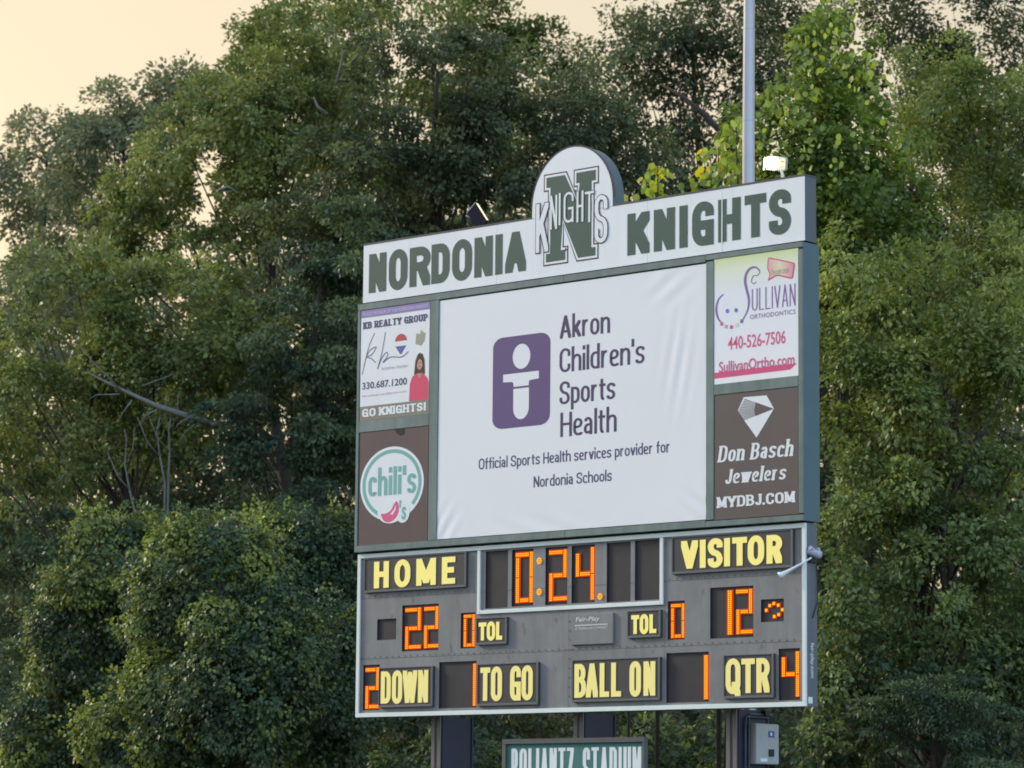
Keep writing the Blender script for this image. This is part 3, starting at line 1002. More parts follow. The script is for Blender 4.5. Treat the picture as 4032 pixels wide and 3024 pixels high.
for i in range(len(sp) - 1):
    stroke(sw, sp[i:i + 2], .016 + .014 * math.sin(math.pi * i / len(sp)), .016, YS - .00003 * (i % 7), False)
sw.build('smile_curve', 'violet', su)
for (x, z), m in zip([(6.118, 4.567), (6.185, 4.529), (6.266, 4.514), (6.347, 4.532), (6.422, 4.569)], ('pink', 'bead_green', 'hot_pink', 'bead_pale', 'violet')):
    MB().poly([(x - .024, z - .018), (x + .018, z - .024), (x + .024, z + .018), (x - .018, z + .024)], YS - .0012).build('bead', m, su)
for x, z in ((6.204, 4.713), (6.336, 4.710)):
    MB().poly(ell(x, z, .026, .026, 16), YS - .0012).build('eye_dot', 'eye_blue', su)
word('ULLIVAN', 6.574, 4.675, 7.222, 4.940, YS, .016, .012, gap=.30).build('panel_word', 'violet', su)
font_print('ORTHODONTICS', 6.547, 4.578, 7.220, 4.633, YS, 'panel_word', 'violet', su, bold=.006, spacing=1.1)
font_print('440-526-7506', 6.212, 4.240, 7.076, 4.398, YS, 'telephone_number', 'pink', su, bold=.014)
font_print('SullivanOrtho.com', 6.077, 3.980, 7.205, 4.112, YS - .0015, 'web_address', 'pink', su, bold=.012)
MB().poly([(6.006, 3.915), (6.006, 3.985), (7.240, 3.992), (7.14, 3.925)], YS).build('swoosh', 'hot_pink', su)

dn = panel('sponsor_panel', RX0 + .006, 2.222, RX1, 3.711, 'brown_print', 'dark brown jewelers sponsor panel with a white diamond, lower right of the banner')
dia = [(6.453, 3.655), (6.793, 3.649), (6.903, 3.483), (6.644, 3.160), (6.467, 3.370), (6.365, 3.505)]
MB().poly(dia, YS).build('diamond_shape', 'white_vinyl', dn)
fan = MB()
A = np.array((6.900, 3.482))
P0, P1 = np.array((6.470, 3.640)), np.array((6.372, 3.500))
P2 = np.array((6.462, 3.378))
nray = 15
for k in range(nray):
    t0 = (k + .28) / nray
    t1 = (k + .80) / nray
    edge = lambda t: P0 + (P1 - P0) * (t / .5) if t < .5 else P1 + (P2 - P1) * ((t - .5) / .5)
    a, b = edge(t0), edge(t1)
    fan.poly([tuple(A), tuple(a), tuple(b)], YS - .001)
fan.poly([tuple(A), tuple(A + (P0 - A) * .62), tuple(A + (P1 - A) * .55), tuple(A + (P2 - A) * .62)], YS - .0016)
fan.build('diamond_rays', 'brown_print', dn)
word('Don Basch', 6.062, 2.905, 7.205, 3.100, YS, .040, .021, gap=.22, space=.6, serif=.008, shear=.16).build('panel_word', 'white_vinyl', dn)
jm = word('Jewelers', 6.172, 2.640, 7.095, 2.812, YS, .037, .020, gap=.26, serif=.008, shear=.16)
jm.build('panel_word', 'white_vinyl', dn)
word('MYDBJ.COM', 6.050, 2.362, 7.205, 2.492, YS, .038, .020, gap=.16, serif=.008).build('web_address', 'white_vinyl', dn)

# ================================================================== SCOREBOARD
sb = thing('scoreboard', (SB / 2, 0.1, Z0), 'grey electronic football scoreboard showing 0:24, home 22, visitor 12', 'scoreboard')
bx = MB()
bx.box(0.0, SB, 0.10, 0.203, 0.0, HH)
bx.box(0.0, 0.02, 0.005, 0.098, 0.0, HH)
bx.box(SB - .02, SB, 0.005, 0.098, 0.0, HH)
bx.box(0.022, SB - .022, 0.005, 0.098, HH - .02, HH)
bx.box(0.022, SB - .022, 0.005, 0.098, 0.0, 0.02)
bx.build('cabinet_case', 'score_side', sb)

WIN = {  # recessed digit windows: x0, z0, x1, z1
    'blank': (.351, .991, .695, 1.263), 'home_score': (.801, .833, 1.447, 1.424), 'home_tol': (1.835, .837, 2.085, 1.288),
    'visitor_tol': (5.235, .834, 5.495, 1.295), 'visitor_score': (5.884, .825, 6.533, 1.428), 'possession': (6.645, .992, 6.982, 1.257),
    'down': (.110, .091, .409, .677), 'to_go': (1.469, .089, 2.116, .675), 'ball_on': (5.214, .082, 5.865, .675), 'quarter': (6.905, .076, 7.215, .674),
    'c1': (2.255, 1.325, 2.637, 2.046), 'c2': (2.702, 1.331, 3.065, 2.043), 'c3': (3.265, 1.327, 3.630, 2.043), 'c4': (3.697, 1.332, 4.075, 2.043),
    'c5': (4.267, 1.322, 4.648, 2.046), 'c6': (4.716, 1.325, 5.098, 2.050)}
DEPTH = .030


def face_piece(x0, z0, x1, z1):
    """flat face sheet with real openings cut for the windows lying over it"""
    xs, zs = {x0, x1}, {z0, z1}
    H = []
    for (a, b, c, d) in WIN.values():
        a2, b2, c2, d2 = max(a, x0), max(b, z0), min(c, x1), min(d, z1)
        if a2 < c2 and b2 < d2:
            H.append((a2, b2, c2, d2))
            xs |= {a2, c2}
            zs |= {b2, d2}
    xs, zs = sorted(xs), sorted(zs)
    mb = MB()
    for i in range(len(xs) - 1):
        for j in range(len(zs) - 1):
            mx_, mz_ = (xs[i] + xs[i + 1]) / 2, (zs[j] + zs[j + 1]) / 2
            if any(h[0] < mx_ < h[2] and h[1] < mz_ < h[3] for h in H):
                continue
            mb.add([(xs[i], .004, zs[j]), (xs[i + 1], .004, zs[j]), (xs[i + 1], .004, zs[j + 1]), (xs[i], .004, zs[j + 1])], [(0, 1, 2, 3)])
    e = .004
    mb.box(x0, x1, .004 + e, .010 + e, z0, z1) if not H else None
    return mb


xsplit = [0.055, 1.80, 3.651, 5.19, SB - .055]
zsplit = [0.045, .753, 1.538, HH - .045]
for i in range(4):
    for j in range(3):
        face_piece(xsplit[i] + .0015, zsplit[j] + .002, xsplit[i + 1] - .0015, zsplit[j + 1] - .002).build('face_panel', 'score_grey', sb)
rv = MB()
for zz in (.753, 1.538):
    for k in range(int((SB - .16) / .11)):
        x_ = .09 + k * .11 + rng.uniform(-.006, .006)
        if 2.12 < x_ < 5.19 and zz > 1.3:
            continue
        rv.prism(ell(x_, zz + .022 + rng.uniform(-.004, .004), .0062, .0062, 7), -.003, .0035)
for xx in (3.651,):
    for k in range(10):
        rv.prism(ell(xx + .02, .08 + k * .115, .0062, .0062, 7), -.003, .0035)
ro = rv.build('rivets', 'dark_trim', sb)
ro['kind'] = 'stuff'
wins = {}
for nm, (a, b, c, d) in WIN.items():
    mb = MB()
    y0, y1 = .0045, DEPTH
    v = [(a, y0, b), (c, y0, b), (c, y0, d), (a, y0, d), (a, y1, b), (c, y1, b), (c, y1, d), (a, y1, d)]
    mb.add(v, [(4, 5, 6, 7), (0, 4, 7, 3), (5, 1, 2, 6), (7, 6, 2, 3), (0, 1, 5, 4)])
    wins[nm] = mb.build('digit_window', 'window_dark', sb, label='dark square window without digits' if nm == 'blank' else None)


def rim(x0, z0, x1, z1, t, y0, y1, name, m, parent):
    MB().box(x0, x1, y0, y1, z1 - t, z1, bev=.003).build(name, m, parent)
    MB().box(x0, x1, y0, y1, z0, z0 + t, bev=.003).build(name, m, parent)
    MB().box(x0, x0 + t, y0, y1, z0 + t + .001, z1 - t - .001, bev=.003).build(name, m, parent)
    MB().box(x1 - t, x1, y0, y1, z0 + t + .001, z1 - t - .001, bev=.003).build(name, m, parent)


rim(-.002, 0.0, SB + .002, HH, .054, -.022, .003, 'white_trim', 'trim_white', sb)
# white frame of the clock
MB().box(2.130, 2.178, -.020, .003, 1.258, HH - .056, bev=.003).build('clock_trim', 'trim_white', sb)
MB().box(5.124, 5.172, -.020, .003, 1.258, HH - .056, bev=.003).build('clock_trim', 'trim_white', sb)
MB().box(2.180, 5.122, -.020, .003, 1.258, 1.306, bev=.003).build('clock_trim', 'trim_white', sb)


def plate(x0, z0, x1, z1, letters, zt, m='caption_yellow', tx=.055, tz=.050, rims=True):
    p = MB().box(x0, x1, -.030, .003, z0, z1, bev=.006).build('caption_plate', 'plate_face', sb)
    if rims:
        t = .028
        r = MB()
        r.box(x0 + .002, x1 - .002, -.042, -.031, z0, z0 + t, bev=.003)
        r.box(x1 - t, x1, -.042, -.031, z0 + t + .001, z1 - .001, bev=.003)
        r.box(x0, x0 + t * .4, -.040, -.031, z0 + t + .001, z1 - .001)
        r.box(x0 + t * .4 + .001, x1 - t - .001, -.040, -.031, z1 - t * .4, z1 - .001)
        r.build('plate_rim', 'plate_rim', p)
    for chh, (a, b) in letters:
        mb = MB()
        ov = .008 if chh in 'OSGQ' else 0
        letter(mb, chh, a, zt[0] - ov, b, zt[1] + ov, tx, tz, -.036)
        mb.build('letter', m, p)
    return p


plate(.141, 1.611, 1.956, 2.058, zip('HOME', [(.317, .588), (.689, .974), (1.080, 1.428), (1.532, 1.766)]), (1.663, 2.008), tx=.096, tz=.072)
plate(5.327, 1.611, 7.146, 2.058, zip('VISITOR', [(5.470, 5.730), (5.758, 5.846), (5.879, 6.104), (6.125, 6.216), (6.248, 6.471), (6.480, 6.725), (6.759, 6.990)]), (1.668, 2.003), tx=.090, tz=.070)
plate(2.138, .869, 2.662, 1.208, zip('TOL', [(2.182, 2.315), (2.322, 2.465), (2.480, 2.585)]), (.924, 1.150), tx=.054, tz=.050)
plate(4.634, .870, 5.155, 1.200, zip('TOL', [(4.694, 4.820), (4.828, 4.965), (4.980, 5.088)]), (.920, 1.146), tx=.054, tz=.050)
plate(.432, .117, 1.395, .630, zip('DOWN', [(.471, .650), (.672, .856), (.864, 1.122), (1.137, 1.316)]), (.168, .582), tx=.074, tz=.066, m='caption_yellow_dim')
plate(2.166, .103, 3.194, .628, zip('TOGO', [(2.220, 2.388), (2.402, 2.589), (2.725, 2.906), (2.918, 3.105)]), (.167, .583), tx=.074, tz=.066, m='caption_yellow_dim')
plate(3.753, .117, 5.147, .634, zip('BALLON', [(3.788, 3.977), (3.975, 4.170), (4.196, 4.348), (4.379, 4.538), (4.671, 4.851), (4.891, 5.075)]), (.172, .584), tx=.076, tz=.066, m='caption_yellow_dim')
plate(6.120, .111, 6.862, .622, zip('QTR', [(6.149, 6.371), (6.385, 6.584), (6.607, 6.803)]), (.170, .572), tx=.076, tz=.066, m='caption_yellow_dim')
fp = plate(3.726, .816, 4.400, 1.191, [], (0, 0), rims=False)
fp.data.materials[0] = MATS['score_grey']
font_print('Fair-Play', 3.796, 1.085, 4.196, 1.156, -.033, 'maker_name', 'logo_pale', fp, bold=.02, shear=.25)
MB().poly([(3.79, 1.048), (4.319, 1.048), (4.319, 1.061), (3.79, 1.061)], -.033).build('maker_rule', 'logo_pale', fp)
font_print('A TRANS-LUX COMPANY', 3.797, 1.000, 4.320, 1.032, -.033, 'maker_line', 'logo_pale', fp, bold=.01)

YD = DEPTH - .014


def seg(parent, x0, z0, x1, z1):
    mb = MB()
    mb.box(x0, x1, YD, DEPTH - .001, z0, z1)
    o = mb.build('lit_segment', 'led_base', parent)
    l = MB()
    w, h = x1 - x0, z1 - z0
    n, k = (2, max(2, round(h / .024))) if h > w else (max(2, round(w / .024)), 2)
    mx_, mz_ = w * .16 if h > w else .004, h * .16 if w > h else .004
    cw, chh = (w - 2 * mx_) / n, (h - 2 * mz_) / k
    for i in range(n):
        for j in range(k):
            a, b = x0 + mx_ + i * cw, z0 + mz_ + j * chh
            l.poly([(a + cw * .14, b + chh * .16), (a + cw * .86, b + chh * .16), (a + cw * .86, b + chh * .84), (a + cw * .14, b + chh * .84)], YD - .004)
    # the lamps of a segment belong to the window as well (never a fourth level)
    lo = l.build('segment_lamps', 'led_core', parent)
    lo['kind'] = 'stuff'
    return lo


SEG = {'0': 'abcdef', '1': 'bc', '2': 'abged', '4': 'fgbc'}


def digit(nm, ch_, x0, z0, x1, z1, t=.058):
    tw = t * 1.10
    zm = (z0 + z1) / 2
    g = .002
    has = SEG[ch_]
    W_ = wins[nm]
    if ch_ == '1':
        seg(W_, x0, z0, x1, z1)
        return
    if 'a' in has:
        seg(W_, x0, z1 - t, x1 - (tw + g if 'b' in has else 0), z1)
    if 'b' in has:
        seg(W_, x1 - tw, zm + (t / 2 if 'g' in has and 'c' not in has else 0) * 0 + (0 if 'c' in has else -t / 2), x1, z1)
    if 'c' in has:
        seg(W_, x1 - tw, z0, x1, zm - g)
    if 'd' in has:
        seg(W_, x0 + (tw + g if 'e' in has else 0), z0, x1 - (tw + g if 'c' in has else 0), z0 + t)
    if 'e' in has:
        seg(W_, x0, z0, x0 + tw, zm + (t / 2 if 'g' in has else 0) - (g if 'f' in has else 0))
    if 'f' in has:
        seg(W_, x0, zm - (t / 2 if 'e' not in has else 0), x0 + tw, z1 - t - g)
    if 'g' in has:
        xa = x0 + (tw + g)
        seg(W_, xa, zm - t / 2, x1 - tw - g, zm + t / 2)


digit('c2', '0', 2.752, 1.372, 3.060, 2.012, .070)
digit('c3', '2', 3.312, 1.370, 3.617, 2.012, .067)
digit('c4', '4', 3.748, 1.362, 4.064, 2.016, .067)
digit('home_score', '2', .843, .856, 1.130, 1.392, .060)
digit('home_score', '2', 1.178, .858, 1.440, 1.395, .060)
digit('home_tol', '0', 1.873, .853, 2.076, 1.268, .050)
digit('visitor_tol', '0', 5.271, .850, 5.488, 1.266, .050)
digit('visitor_score', '1', 6.126, .860, 6.218, 1.392)
digit('visitor_score', '2', 6.262, .862, 6.516, 1.397, .060)
digit('down', '2', .137, .107, .398, .645, .062)
digit('to_go', '1', 2.042, .108, 2.106, .646)
digit('ball_on', '1', 5.773, .110, 5.855, .640)
digit('quarter', '4', 6.933, .112, 7.205, .642, .062)
for (x, z, r) in ((3.170, 1.883, .044), (3.174, 1.497, .044), (4.170, 1.398, .042)):
    d = MB()
    d.prism(ell(x, z, r * .8, r * .8, 12), -.006, .003)
    o = d.build('lamp_dot', 'led_base', sb, label='round amber lamp dot of the clock')
    d = MB()
    for k in range(8):
        t = 2 * math.pi * k / 8
        d.poly(ell(x + r * .72 * math.cos(t), z + r * .72 * math.sin(t), r * .27, r * .27, 8), -.009)
    d.poly(ell(x, z, r * .30, r * .30, 8), -.009)
    d.build('dot_lamps', 'led_core', o)
for (x, z) in [(6.715, 1.130), (6.767, 1.183), (6.827, 1.205), (6.892, 1.183), (6.950, 1.129), (6.898, 1.074), (6.833, 1.053)]:
    o = MB().box(x - .027, x + .027, YD, DEPTH - .001, z - .025, z + .025, bev=.006).build('arrow_lamp', 'led_base', wins['possession'])
    MB().poly(rrect(x - .017, z - .016, x + .017, z + .016, .005), YD - .003).build('arrow_lamp_core', 'led_core', wins['possession'])

# address and sticker on the right-hand end
def side_text():
    def f(px, pz):
        y = .152 - (1 - pz) * 0 - .100 * (1 - pz)
        return np.stack([np.full(len(px), SB + .0035), .055 + .085 * pz, .735 - .405 * px + Z0], 1)
    font_print('fair-play.com', 0, 0, 1, 1, 0, 'side_lettering', 'trim_white', sb, bold=.01, rot=f)


side_text()
MB().box(SB + .001, SB + .004, .025, .105, .035, .110).build('side_sticker', 'sticker_white', sb)

# ================================================================== AIR HORN on the right-hand end
hn = thing('air_horn', (SB + .08, .08, 1.70 + Z0), 'pale air horn with a flared trumpet strapped to the right end of the scoreboard', 'horn')
c = MB()
c.tube([(SB + .01, .01, 1.80), (SB + .12, .12, 1.74)], [.042, .046], 12)
c.build('compressor', 'horn_grey', hn, smooth=False)
MB().tube([(SB + .05, .0, 1.83), (SB + .06, .17, 1.74)], [.030, .034], 10).build('motor_can', 'horn_grey', hn)
MB().tube([(SB + .04, .16, 1.84), (SB + .05, .19, 1.74)], [.026, .030], 10).build('valve', 'horn_grey', hn)
MB().box(SB + .001, SB + .03, .03, .17, 1.665, 1.71).build('bracket', 'black', hn)
ta, tb = np.array((SB + .06, .02, 1.715)), np.array((7.035, -.14, 1.505))
pts = [ta + (tb - ta) * t for t in (0, .3, .6, .8, .92, 1.0)]
pts[1][2] -= .004
MB().tube(pts, [.011, .012, .017, .024, .034, .052], 14).build('trumpet', 'horn_white', hn, smooth=True)

MB().tube([(SB + .02, .16, 1.70), (SB + .015, .19, 1.45), (SB + .018, .185, 1.22), (SB + .012, .10, 1.02)], [.006] * 4, 6).build('cable', 'black', hn, smooth=True)

# ================================================================== POSTS
ptops = -.001
posts = []
for (x, lab) in ((1.144, 'left steel column under the scoreboard, beyond the stadium sign\'s left end'), (3.560, 'middle steel column above the stadium sign'), (5.957, 'right steel column carrying the grey control box')):
    t = thing('steel_post', (x + .08, .55, 0), lab, 'post', 'steel columns under the scoreboard')
    top = ptops + Z0
    w = .150
    v = MB()
    v.box(x, x + .055, .215, .215 + .02, -Z0, ptops)
    v.box(x + .103, x + w + .004, .215, .215 + .02, -Z0, ptops)
    v.build('front_flange', 'post_face', t)
    v = MB()
    v.box(x + .05, x + .108, .245, .262, -Z0, ptops)
    v.build('web_plate', 'post_face', t)
    v = MB()
    v.box(x + .002, x + w, .264, .80, -Z0, ptops)
    v.build('column_box', 'post_dark', t)
    v = MB()
    v.box(x - .002, x + w + .012, .802, .832, -Z0, ptops)
    v.build('rear_flange', 'post_dark', t)
    v = MB()
    v.box(x - .2, x + w + .2, .05, 1.0, -Z0 - .1, -Z0 + .15)
    v.build('footing', 'post_face', t)

# ================================================================== STADIUM SIGN
st = thing('stadium_sign', (3.59, .18, -1.10 + Z0), 'teal sign with white capital letters in a grey frame under the scoreboard', 'sign')
sx0, sx1, sz1, sz0 = 2.428, 4.751, -.309, -1.10
MB().box(sx0 + .01, sx1 - .01, .190, .212, sz0 + .01, sz1 - .01).build('sign_back', 'sign_frame', st)
MB().box(sx0 + .062, sx1 - .030, .182, .188, sz0 + .05, -.372).build('sign_face', 'sign_teal', st)
rm = [(sx0, sx1, -.371, sz1), (sx0, sx1, sz0, sz0 + .048)]
for a, b, c_, d in rm:
    MB().box(a, b, .150, .212 + .006, c_, d, bev=.004).build('frame_bar', 'sign_frame', st)
MB().box(sx0, sx0 + .060, .150, .218, sz0 + .050, -.373, bev=.004).build('frame_bar', 'sign_frame', st)
MB().box(sx1 - .028, sx1, .150, .218, sz0 + .050, -.373, bev=.004).build('frame_bar', 'sign_frame', st)
names = [('B', 2.560), ('O', 2.775), ('L', 3.000), ('I', 3.130), ('A', 3.215), ('N', 3.385), ('T', 3.560), ('Z', 3.720),
         ('S', 3.900), ('T', 4.025), ('A', 4.135), ('D', 4.290), ('I', 4.440), ('U', 4.500), ('M', 4.625)]
# even spacing measured along the sign: two words
def sign_word(txt, x0, x1):
    G = glyphs()
    tx = .052
    tot = sum(max(G[c][0], .05) for c in txt) + .33 * (len(txt) - 1)
    u = (x1 - x0 - tx * len(txt)) / tot
    x = x0
    for c in txt:
        w_ = max(G[c][0], .05) * u + tx
        mb = MB()
        letter(mb, c, x, -.93, x + w_, -.425, tx, .040, .180)
        mb.build('letter', 'sign_white', st)
        x += w_ + .33 * u


sign_word('BOLIANTZ', 2.560, 3.600)
sign_word('STADIUM', 3.745, 4.680)

# ================================================================== CONTROL BOX on the right column, conduits, lower box
cx = 5.957 + .150 + .004
cb = thing('control_box', (cx + .05, .72, -.62 + Z0), 'grey electrical box with a blue sticker on the right steel column', 'electrical box')
MB().box(cx, cx + .085, .46, .905, -.640, -.160, bev=.006).build('box_body', 'box_side', cb)
MB().box(cx + .086, cx + .100, .470, .900, -.632, -.168).build('box_door', 'box_grey', cb)
MB().box(cx + .101, cx + .104, .700, .810, -.320, -.245).build('blue_sticker', 'sticker_blue', cb)
MB().box(cx + .1045, cx + .106, .735, .765, -.300, -.262).build('sticker_mark', 'sticker_white', cb)
MB().box(cx + .101, cx + .103, .825, .862, -.335, -.250).build('pale_sticker', 'box_grey', cb)
MB().box(cx + .101, cx + .103, .545, .680, -.610, -.570).build('label_strip', 'sticker_white', cb)
MB().box(cx + .101, cx + .112, .705, .800, -.545, -.460).build('latch', 'black', cb)
lb = thing('meter_box', (cx + .05, .62, -1.2 + Z0), 'pale metal box just below the grey electrical box, cut by the bottom of the photo', 'electrical box')
MB().box(cx, cx + .11, .34, .885, -1.2, -.705, bev=.006).build('box_body', 'sticker_white', lb)
MB().box(cx - .0, cx + .122, .35, .875, -1.19, -.712).build('box_door', 'box_grey', lb)
cd = thing('conduit_run', (cx, .4, -1.2 + Z0), 'dark conduits running down the right column beside the grey electrical box', 'conduit')
for k, yv in enumerate((.360, .425)):
    MB().tube([(cx + .022, yv, -1.3), (cx + .022, yv, -.12 + .03 * k), (cx + .022, yv + .03, -.085 + .03 * k), (cx + .022, yv + .44, -.085 + .03 * k)], [.014] * 4, 8).build('conduit', 'conduit', cd, smooth=True)
MB().box(cx + .001, cx + .06, .70, .78, -.06, -.002).build('junction_box', 'black', cd)

# ================================================================== FLOODLIGHTS on top of the header
f1 = thing('floodlight', (1.98, .10, HT0 + .012 + Z0), 'dark floodlight seen from its side on the header left of the arch, thin lit edge', 'floodlight', 'floodlights on top of the header')


def slab(name, m, parent, c0, ax, ay, az, hx, hy, hz):
    """box with own axes"""
    v = []
    for sx_ in (-1, 1):
        for sy_ in (-1, 1):
            for sz_ in (-1, 1):
                v.append(np.array(c0) + ax * hx * sx_ + ay * hy * sy_ + az * hz * sz_)
    f = [(0, 1, 3, 2), (4, 6, 7, 5), (0, 4, 5, 1), (2, 3, 7, 6), (0, 2, 6, 4), (1, 5, 7, 3)]
    mb = MB()
    mb.add(v, f)
    return mb.build(name, m, parent)


nrm = lambda a: np.array(a, float) / np.linalg.norm(a)
# body tilted: long axis leans back to the left, lens on the right / front
az = nrm((-.62, 0.0, .80))
axx = nrm((.80, .0, .62))
ayy = np.array((0, 1.0, 0))
slab('lamp_body', 'flood_body', f1, (1.965, .10, 6.385), axx, ayy, az, .095, .016, .165)
slab('lit_lens', 'flood_edge', f1, (1.965 + .80 * .100, .10, 6.385 + .62 * .100), axx, ayy, az, .004, .014, .150)
slab('top_cap', 'flood_pale', f1, (1.965 - .62 * .170, .10, 6.385 + .80 * .170), axx, ayy, az, .096, .018, .004)
MB().tube([(2.03, .10, 6.25), (2.03, .10, 6.33)], [.02, .02], 8).build('mount', 'flood_body', f1)

f2 = thing('floodlight', (6.74, .10, HT0 + .012 + Z0), 'glaring lit floodlight standing on the right end of the header beside the pole', 'floodlight', 'floodlights on top of the header')
az = nrm((.12, 0, 1))
ayy = nrm(np.array((.42, -.89, -.15)))
axx = nrm(np.cross(ayy, az)) * -1
az = nrm(np.cross(ayy, axx)) * 1.0
if az[2] < 0:
    az = -az
fc = np.array((6.800, .10, 6.452))


def facet(name, m, pts, off, thick=.004):
    """thin shaped plate in the lamp's own plane"""
    n = len(pts)
    v = [fc + axx * p[0] + az * p[1] + ayy * off for p in pts] + [fc + axx * p[0] + az * p[1] + ayy * (off - thick) for p in pts]
    f = [tuple(range(n)), tuple(range(2 * n - 1, n - 1, -1))] + [((i + 1) % n, i, n + i, n + (i + 1) % n) for i in range(n)]
    mb = MB()
    mb.add(v, f)
    return mb.build(name, m, f2)


facet('lamp_body', 'flood_pale', rrect(-.125, -.088, .135, .088, .035), .010, .055)
facet('lens_rim', 'visor', rrect(-.118, -.082, .128, .082, .032), .016)
facet('lens', 'flood_lens', ell(-.035, .004, .078, .070, 20), .024)
facet('reflector', 'flood_edge', rrect(.048, -.066, .118, .066, .02), .022)
for q in (-.036, .028):
    facet('reflector_bar', 'visor', [(.056, q - .006), (.108, q - .006), (.108, q + .006), (.056, q + .006)], .027)
slab('visor', 'visor', f2, fc - axx * .128 + ayy * .045 - az * .012, ayy, axx, az, .045, .003, .080)
MB().tube([(6.915, .10, 6.245), (6.88, .10, 6.375)], [.020, .016], 8).build('mount', 'visor', f2)
MB().tube([(6.83, .10, 6.246), (6.915, .10, 6.262), (6.99, .10, 6.246)], [.014, .014, .014], 8).build('bracket', 'dark_trim', f2)

# ================================================================== POLE behind the header
pl = thing('light_pole', (4.92, 2.0, 0), 'tall galvanised pole rising behind the right half of the header', 'pole')
pts_ = [(4.885, 2.0, -Z0), (4.900, 2.0, 6.5), (4.904, 2.0, 7.6)]
MB().tube([(4.895, 2.0, -Z0), (4.897, 2.0, 7.55)], [.092, .0785], 28, cap=False).build('lower_section', 'galvanised', pl, smooth=True)
MB().tube([(4.897, 2.0, 7.553), (4.906, 2.0, 8.75)], [.0765, .0745], 28, cap=False).build('middle_section', 'galvanised', pl, smooth=True)
MB().tube([(4.906, 2.0, 8.753), (4.95, 2.0, 14.5)], [.0725, .060], 28, cap=False).build('upper_section', 'galvanised', pl, smooth=True)


# ================================================================== TREES
def unit(a):
    return a / (np.linalg.norm(a, axis=-1, keepdims=True) + 1e-9)


def leaf_mesh(name, P, Adir, Nrm, L, Wd, tint, m, parent, kind='stuff'):
    n = len(P)
    S = unit(np.cross(Adir, Nrm))
    N2 = unit(np.cross(S, Adir))
    L = L[:, None]
    Wd = Wd[:, None]
    off = ROOT.get(parent, np.zeros(3))
    P = P - off
    v = np.empty((n, 4, 3), np.float32)
    v[:, 0] = P
    mid = P + Adir * L * .45 + N2 * (Wd * .18)
    v[:, 1] = mid + S * Wd * .5
    v[:, 2] = P + Adir * L
    v[:, 3] = mid - S * Wd * .5
    me = bpy.data.meshes.new(name)
    me.vertices.add(n * 4)
    me.vertices.foreach_set('co', v.reshape(-1))
    me.loops.add(n * 6)
    base = (np.arange(n) * 4)[:, None]
    idx = (base + np.array([0, 1, 2, 0, 2, 3])[None, :]).reshape(-1).astype(np.int32)
    me.loops.foreach_set('vertex_index', idx)
    me.polygons.add(n * 2)
    me.polygons.foreach_set('loop_start', (np.arange(n * 2) * 3).astype(np.int32))
    me.update()
    at_ = me.attributes.new('tint', 'FLOAT', 'FACE')
    at_.data.foreach_set('value', np.repeat(tint, 2).astype(np.float32))
    me.materials.append(MATS[m])
    me.validate()
    o = bpy.data.objects.new(name, me)
    COL.objects.link(o)
    if parent is not None:
        o.parent = parent
    ROOT[o] = off
    if kind:
        o['kind'] = kind
    return o


TOTAL = [0]


def crown_leaves(masses, depth, leaf, dens, rb, drooping=.35, shaggy=.7, zflat=.85, front=.75, tipyellow=0.0):
    """masses: [(px, py, rx, ry[, depth offset])] in photo pixels -> bough centres and leaf arrays"""
    PP, AA, NN, TT, BC = [], [], [], [], []
    rb0 = rb
    for ms in masses:
        rb = rb0
        px, py, rx, ry = ms[:4]
        dd = depth + (ms[4] if len(ms) > 4 else 0)
        k = dd / FPX
        rx, ry = rx * k, ry * k
        rd = (rx * ry) ** .5
        c = at(px, py, dd)
        area = math.pi * rx * ry * (1.0 + front)
        rb = rb * .82
        nb = max(6, int(area / (math.pi * rb * rb) * 2.0))
        # bough centres over the shell of the mass, more of them on the open side
        u = unit(rng.normal(size=(nb * 4, 3)))
        keep = (rng.random(nb * 4) < np.where(u[:, 2] < front * 2 - 1.0 + .3, 1.0, .35))
        u = u[keep][:nb]
        # u in camera-ish frame: x right, y up, z towards the camera
        rad = rng.uniform(.45, 1.10, size=(len(u), 1)) ** .8
        off = u * rad * np.array([rx, ry, rd])
        B = c + off[:, :1] * CR + off[:, 1:2] * CU - off[:, 2:3] * CF
        B = B[B[:, 2] > .3]
        nb = len(B)
        BC.append(B)
        rbs = rb * rng.uniform(.55, 1.35, nb)
        nl = (dens * 1.40 * math.pi * rbs ** 2 / (.5 * leaf * leaf * .62)).astype(int) + 3
        tot = int(nl.sum())
        bi = np.repeat(np.arange(nb), nl)
        d = unit(rng.normal(size=(tot, 3)))
        rr = rng.uniform(.15, 1.0, size=(tot, 1)) ** .55
        # sprays: leaves gather round a few twig directions per bough
        tw = unit(rng.normal(size=(nb, 7, 3)) + np.array([0, 0, .15]))
        pick = rng.integers(0, 7, tot)
        twd = tw[bi, pick]
        mixv = unit(twd + shaggy * d)
        r3 = rbs[bi][:, None] * rr
        sc3 = np.array([1.0, 1.0, zflat])
        P = B[bi] + mixv * r3 * sc3
        P[:, 2] -= (rr[:, 0] ** 2) * rbs[bi] * drooping * .5
        outw = unit(P - c)
        A = unit(mixv * .7 + outw * .35 + rng.normal(size=(tot, 3)) * .5 + np.array([0, 0, -drooping]))
        Nn = unit(outw * .55 + np.array([0, 0, .75]) + rng.normal(size=(tot, 3)) * .45)
        tb = rng.random(nb)
        t = np.clip(tb[bi] * .55 + rng.random(tot) * .45 + tipyellow * (rr[:, 0] - .6), 0, 1)
        PP.append(P)
        AA.append(A)
        NN.append(Nn)
        TT.append(t)
    return np.concatenate(PP), np.concatenate(AA), np.concatenate(NN), np.concatenate(TT), np.concatenate(BC)


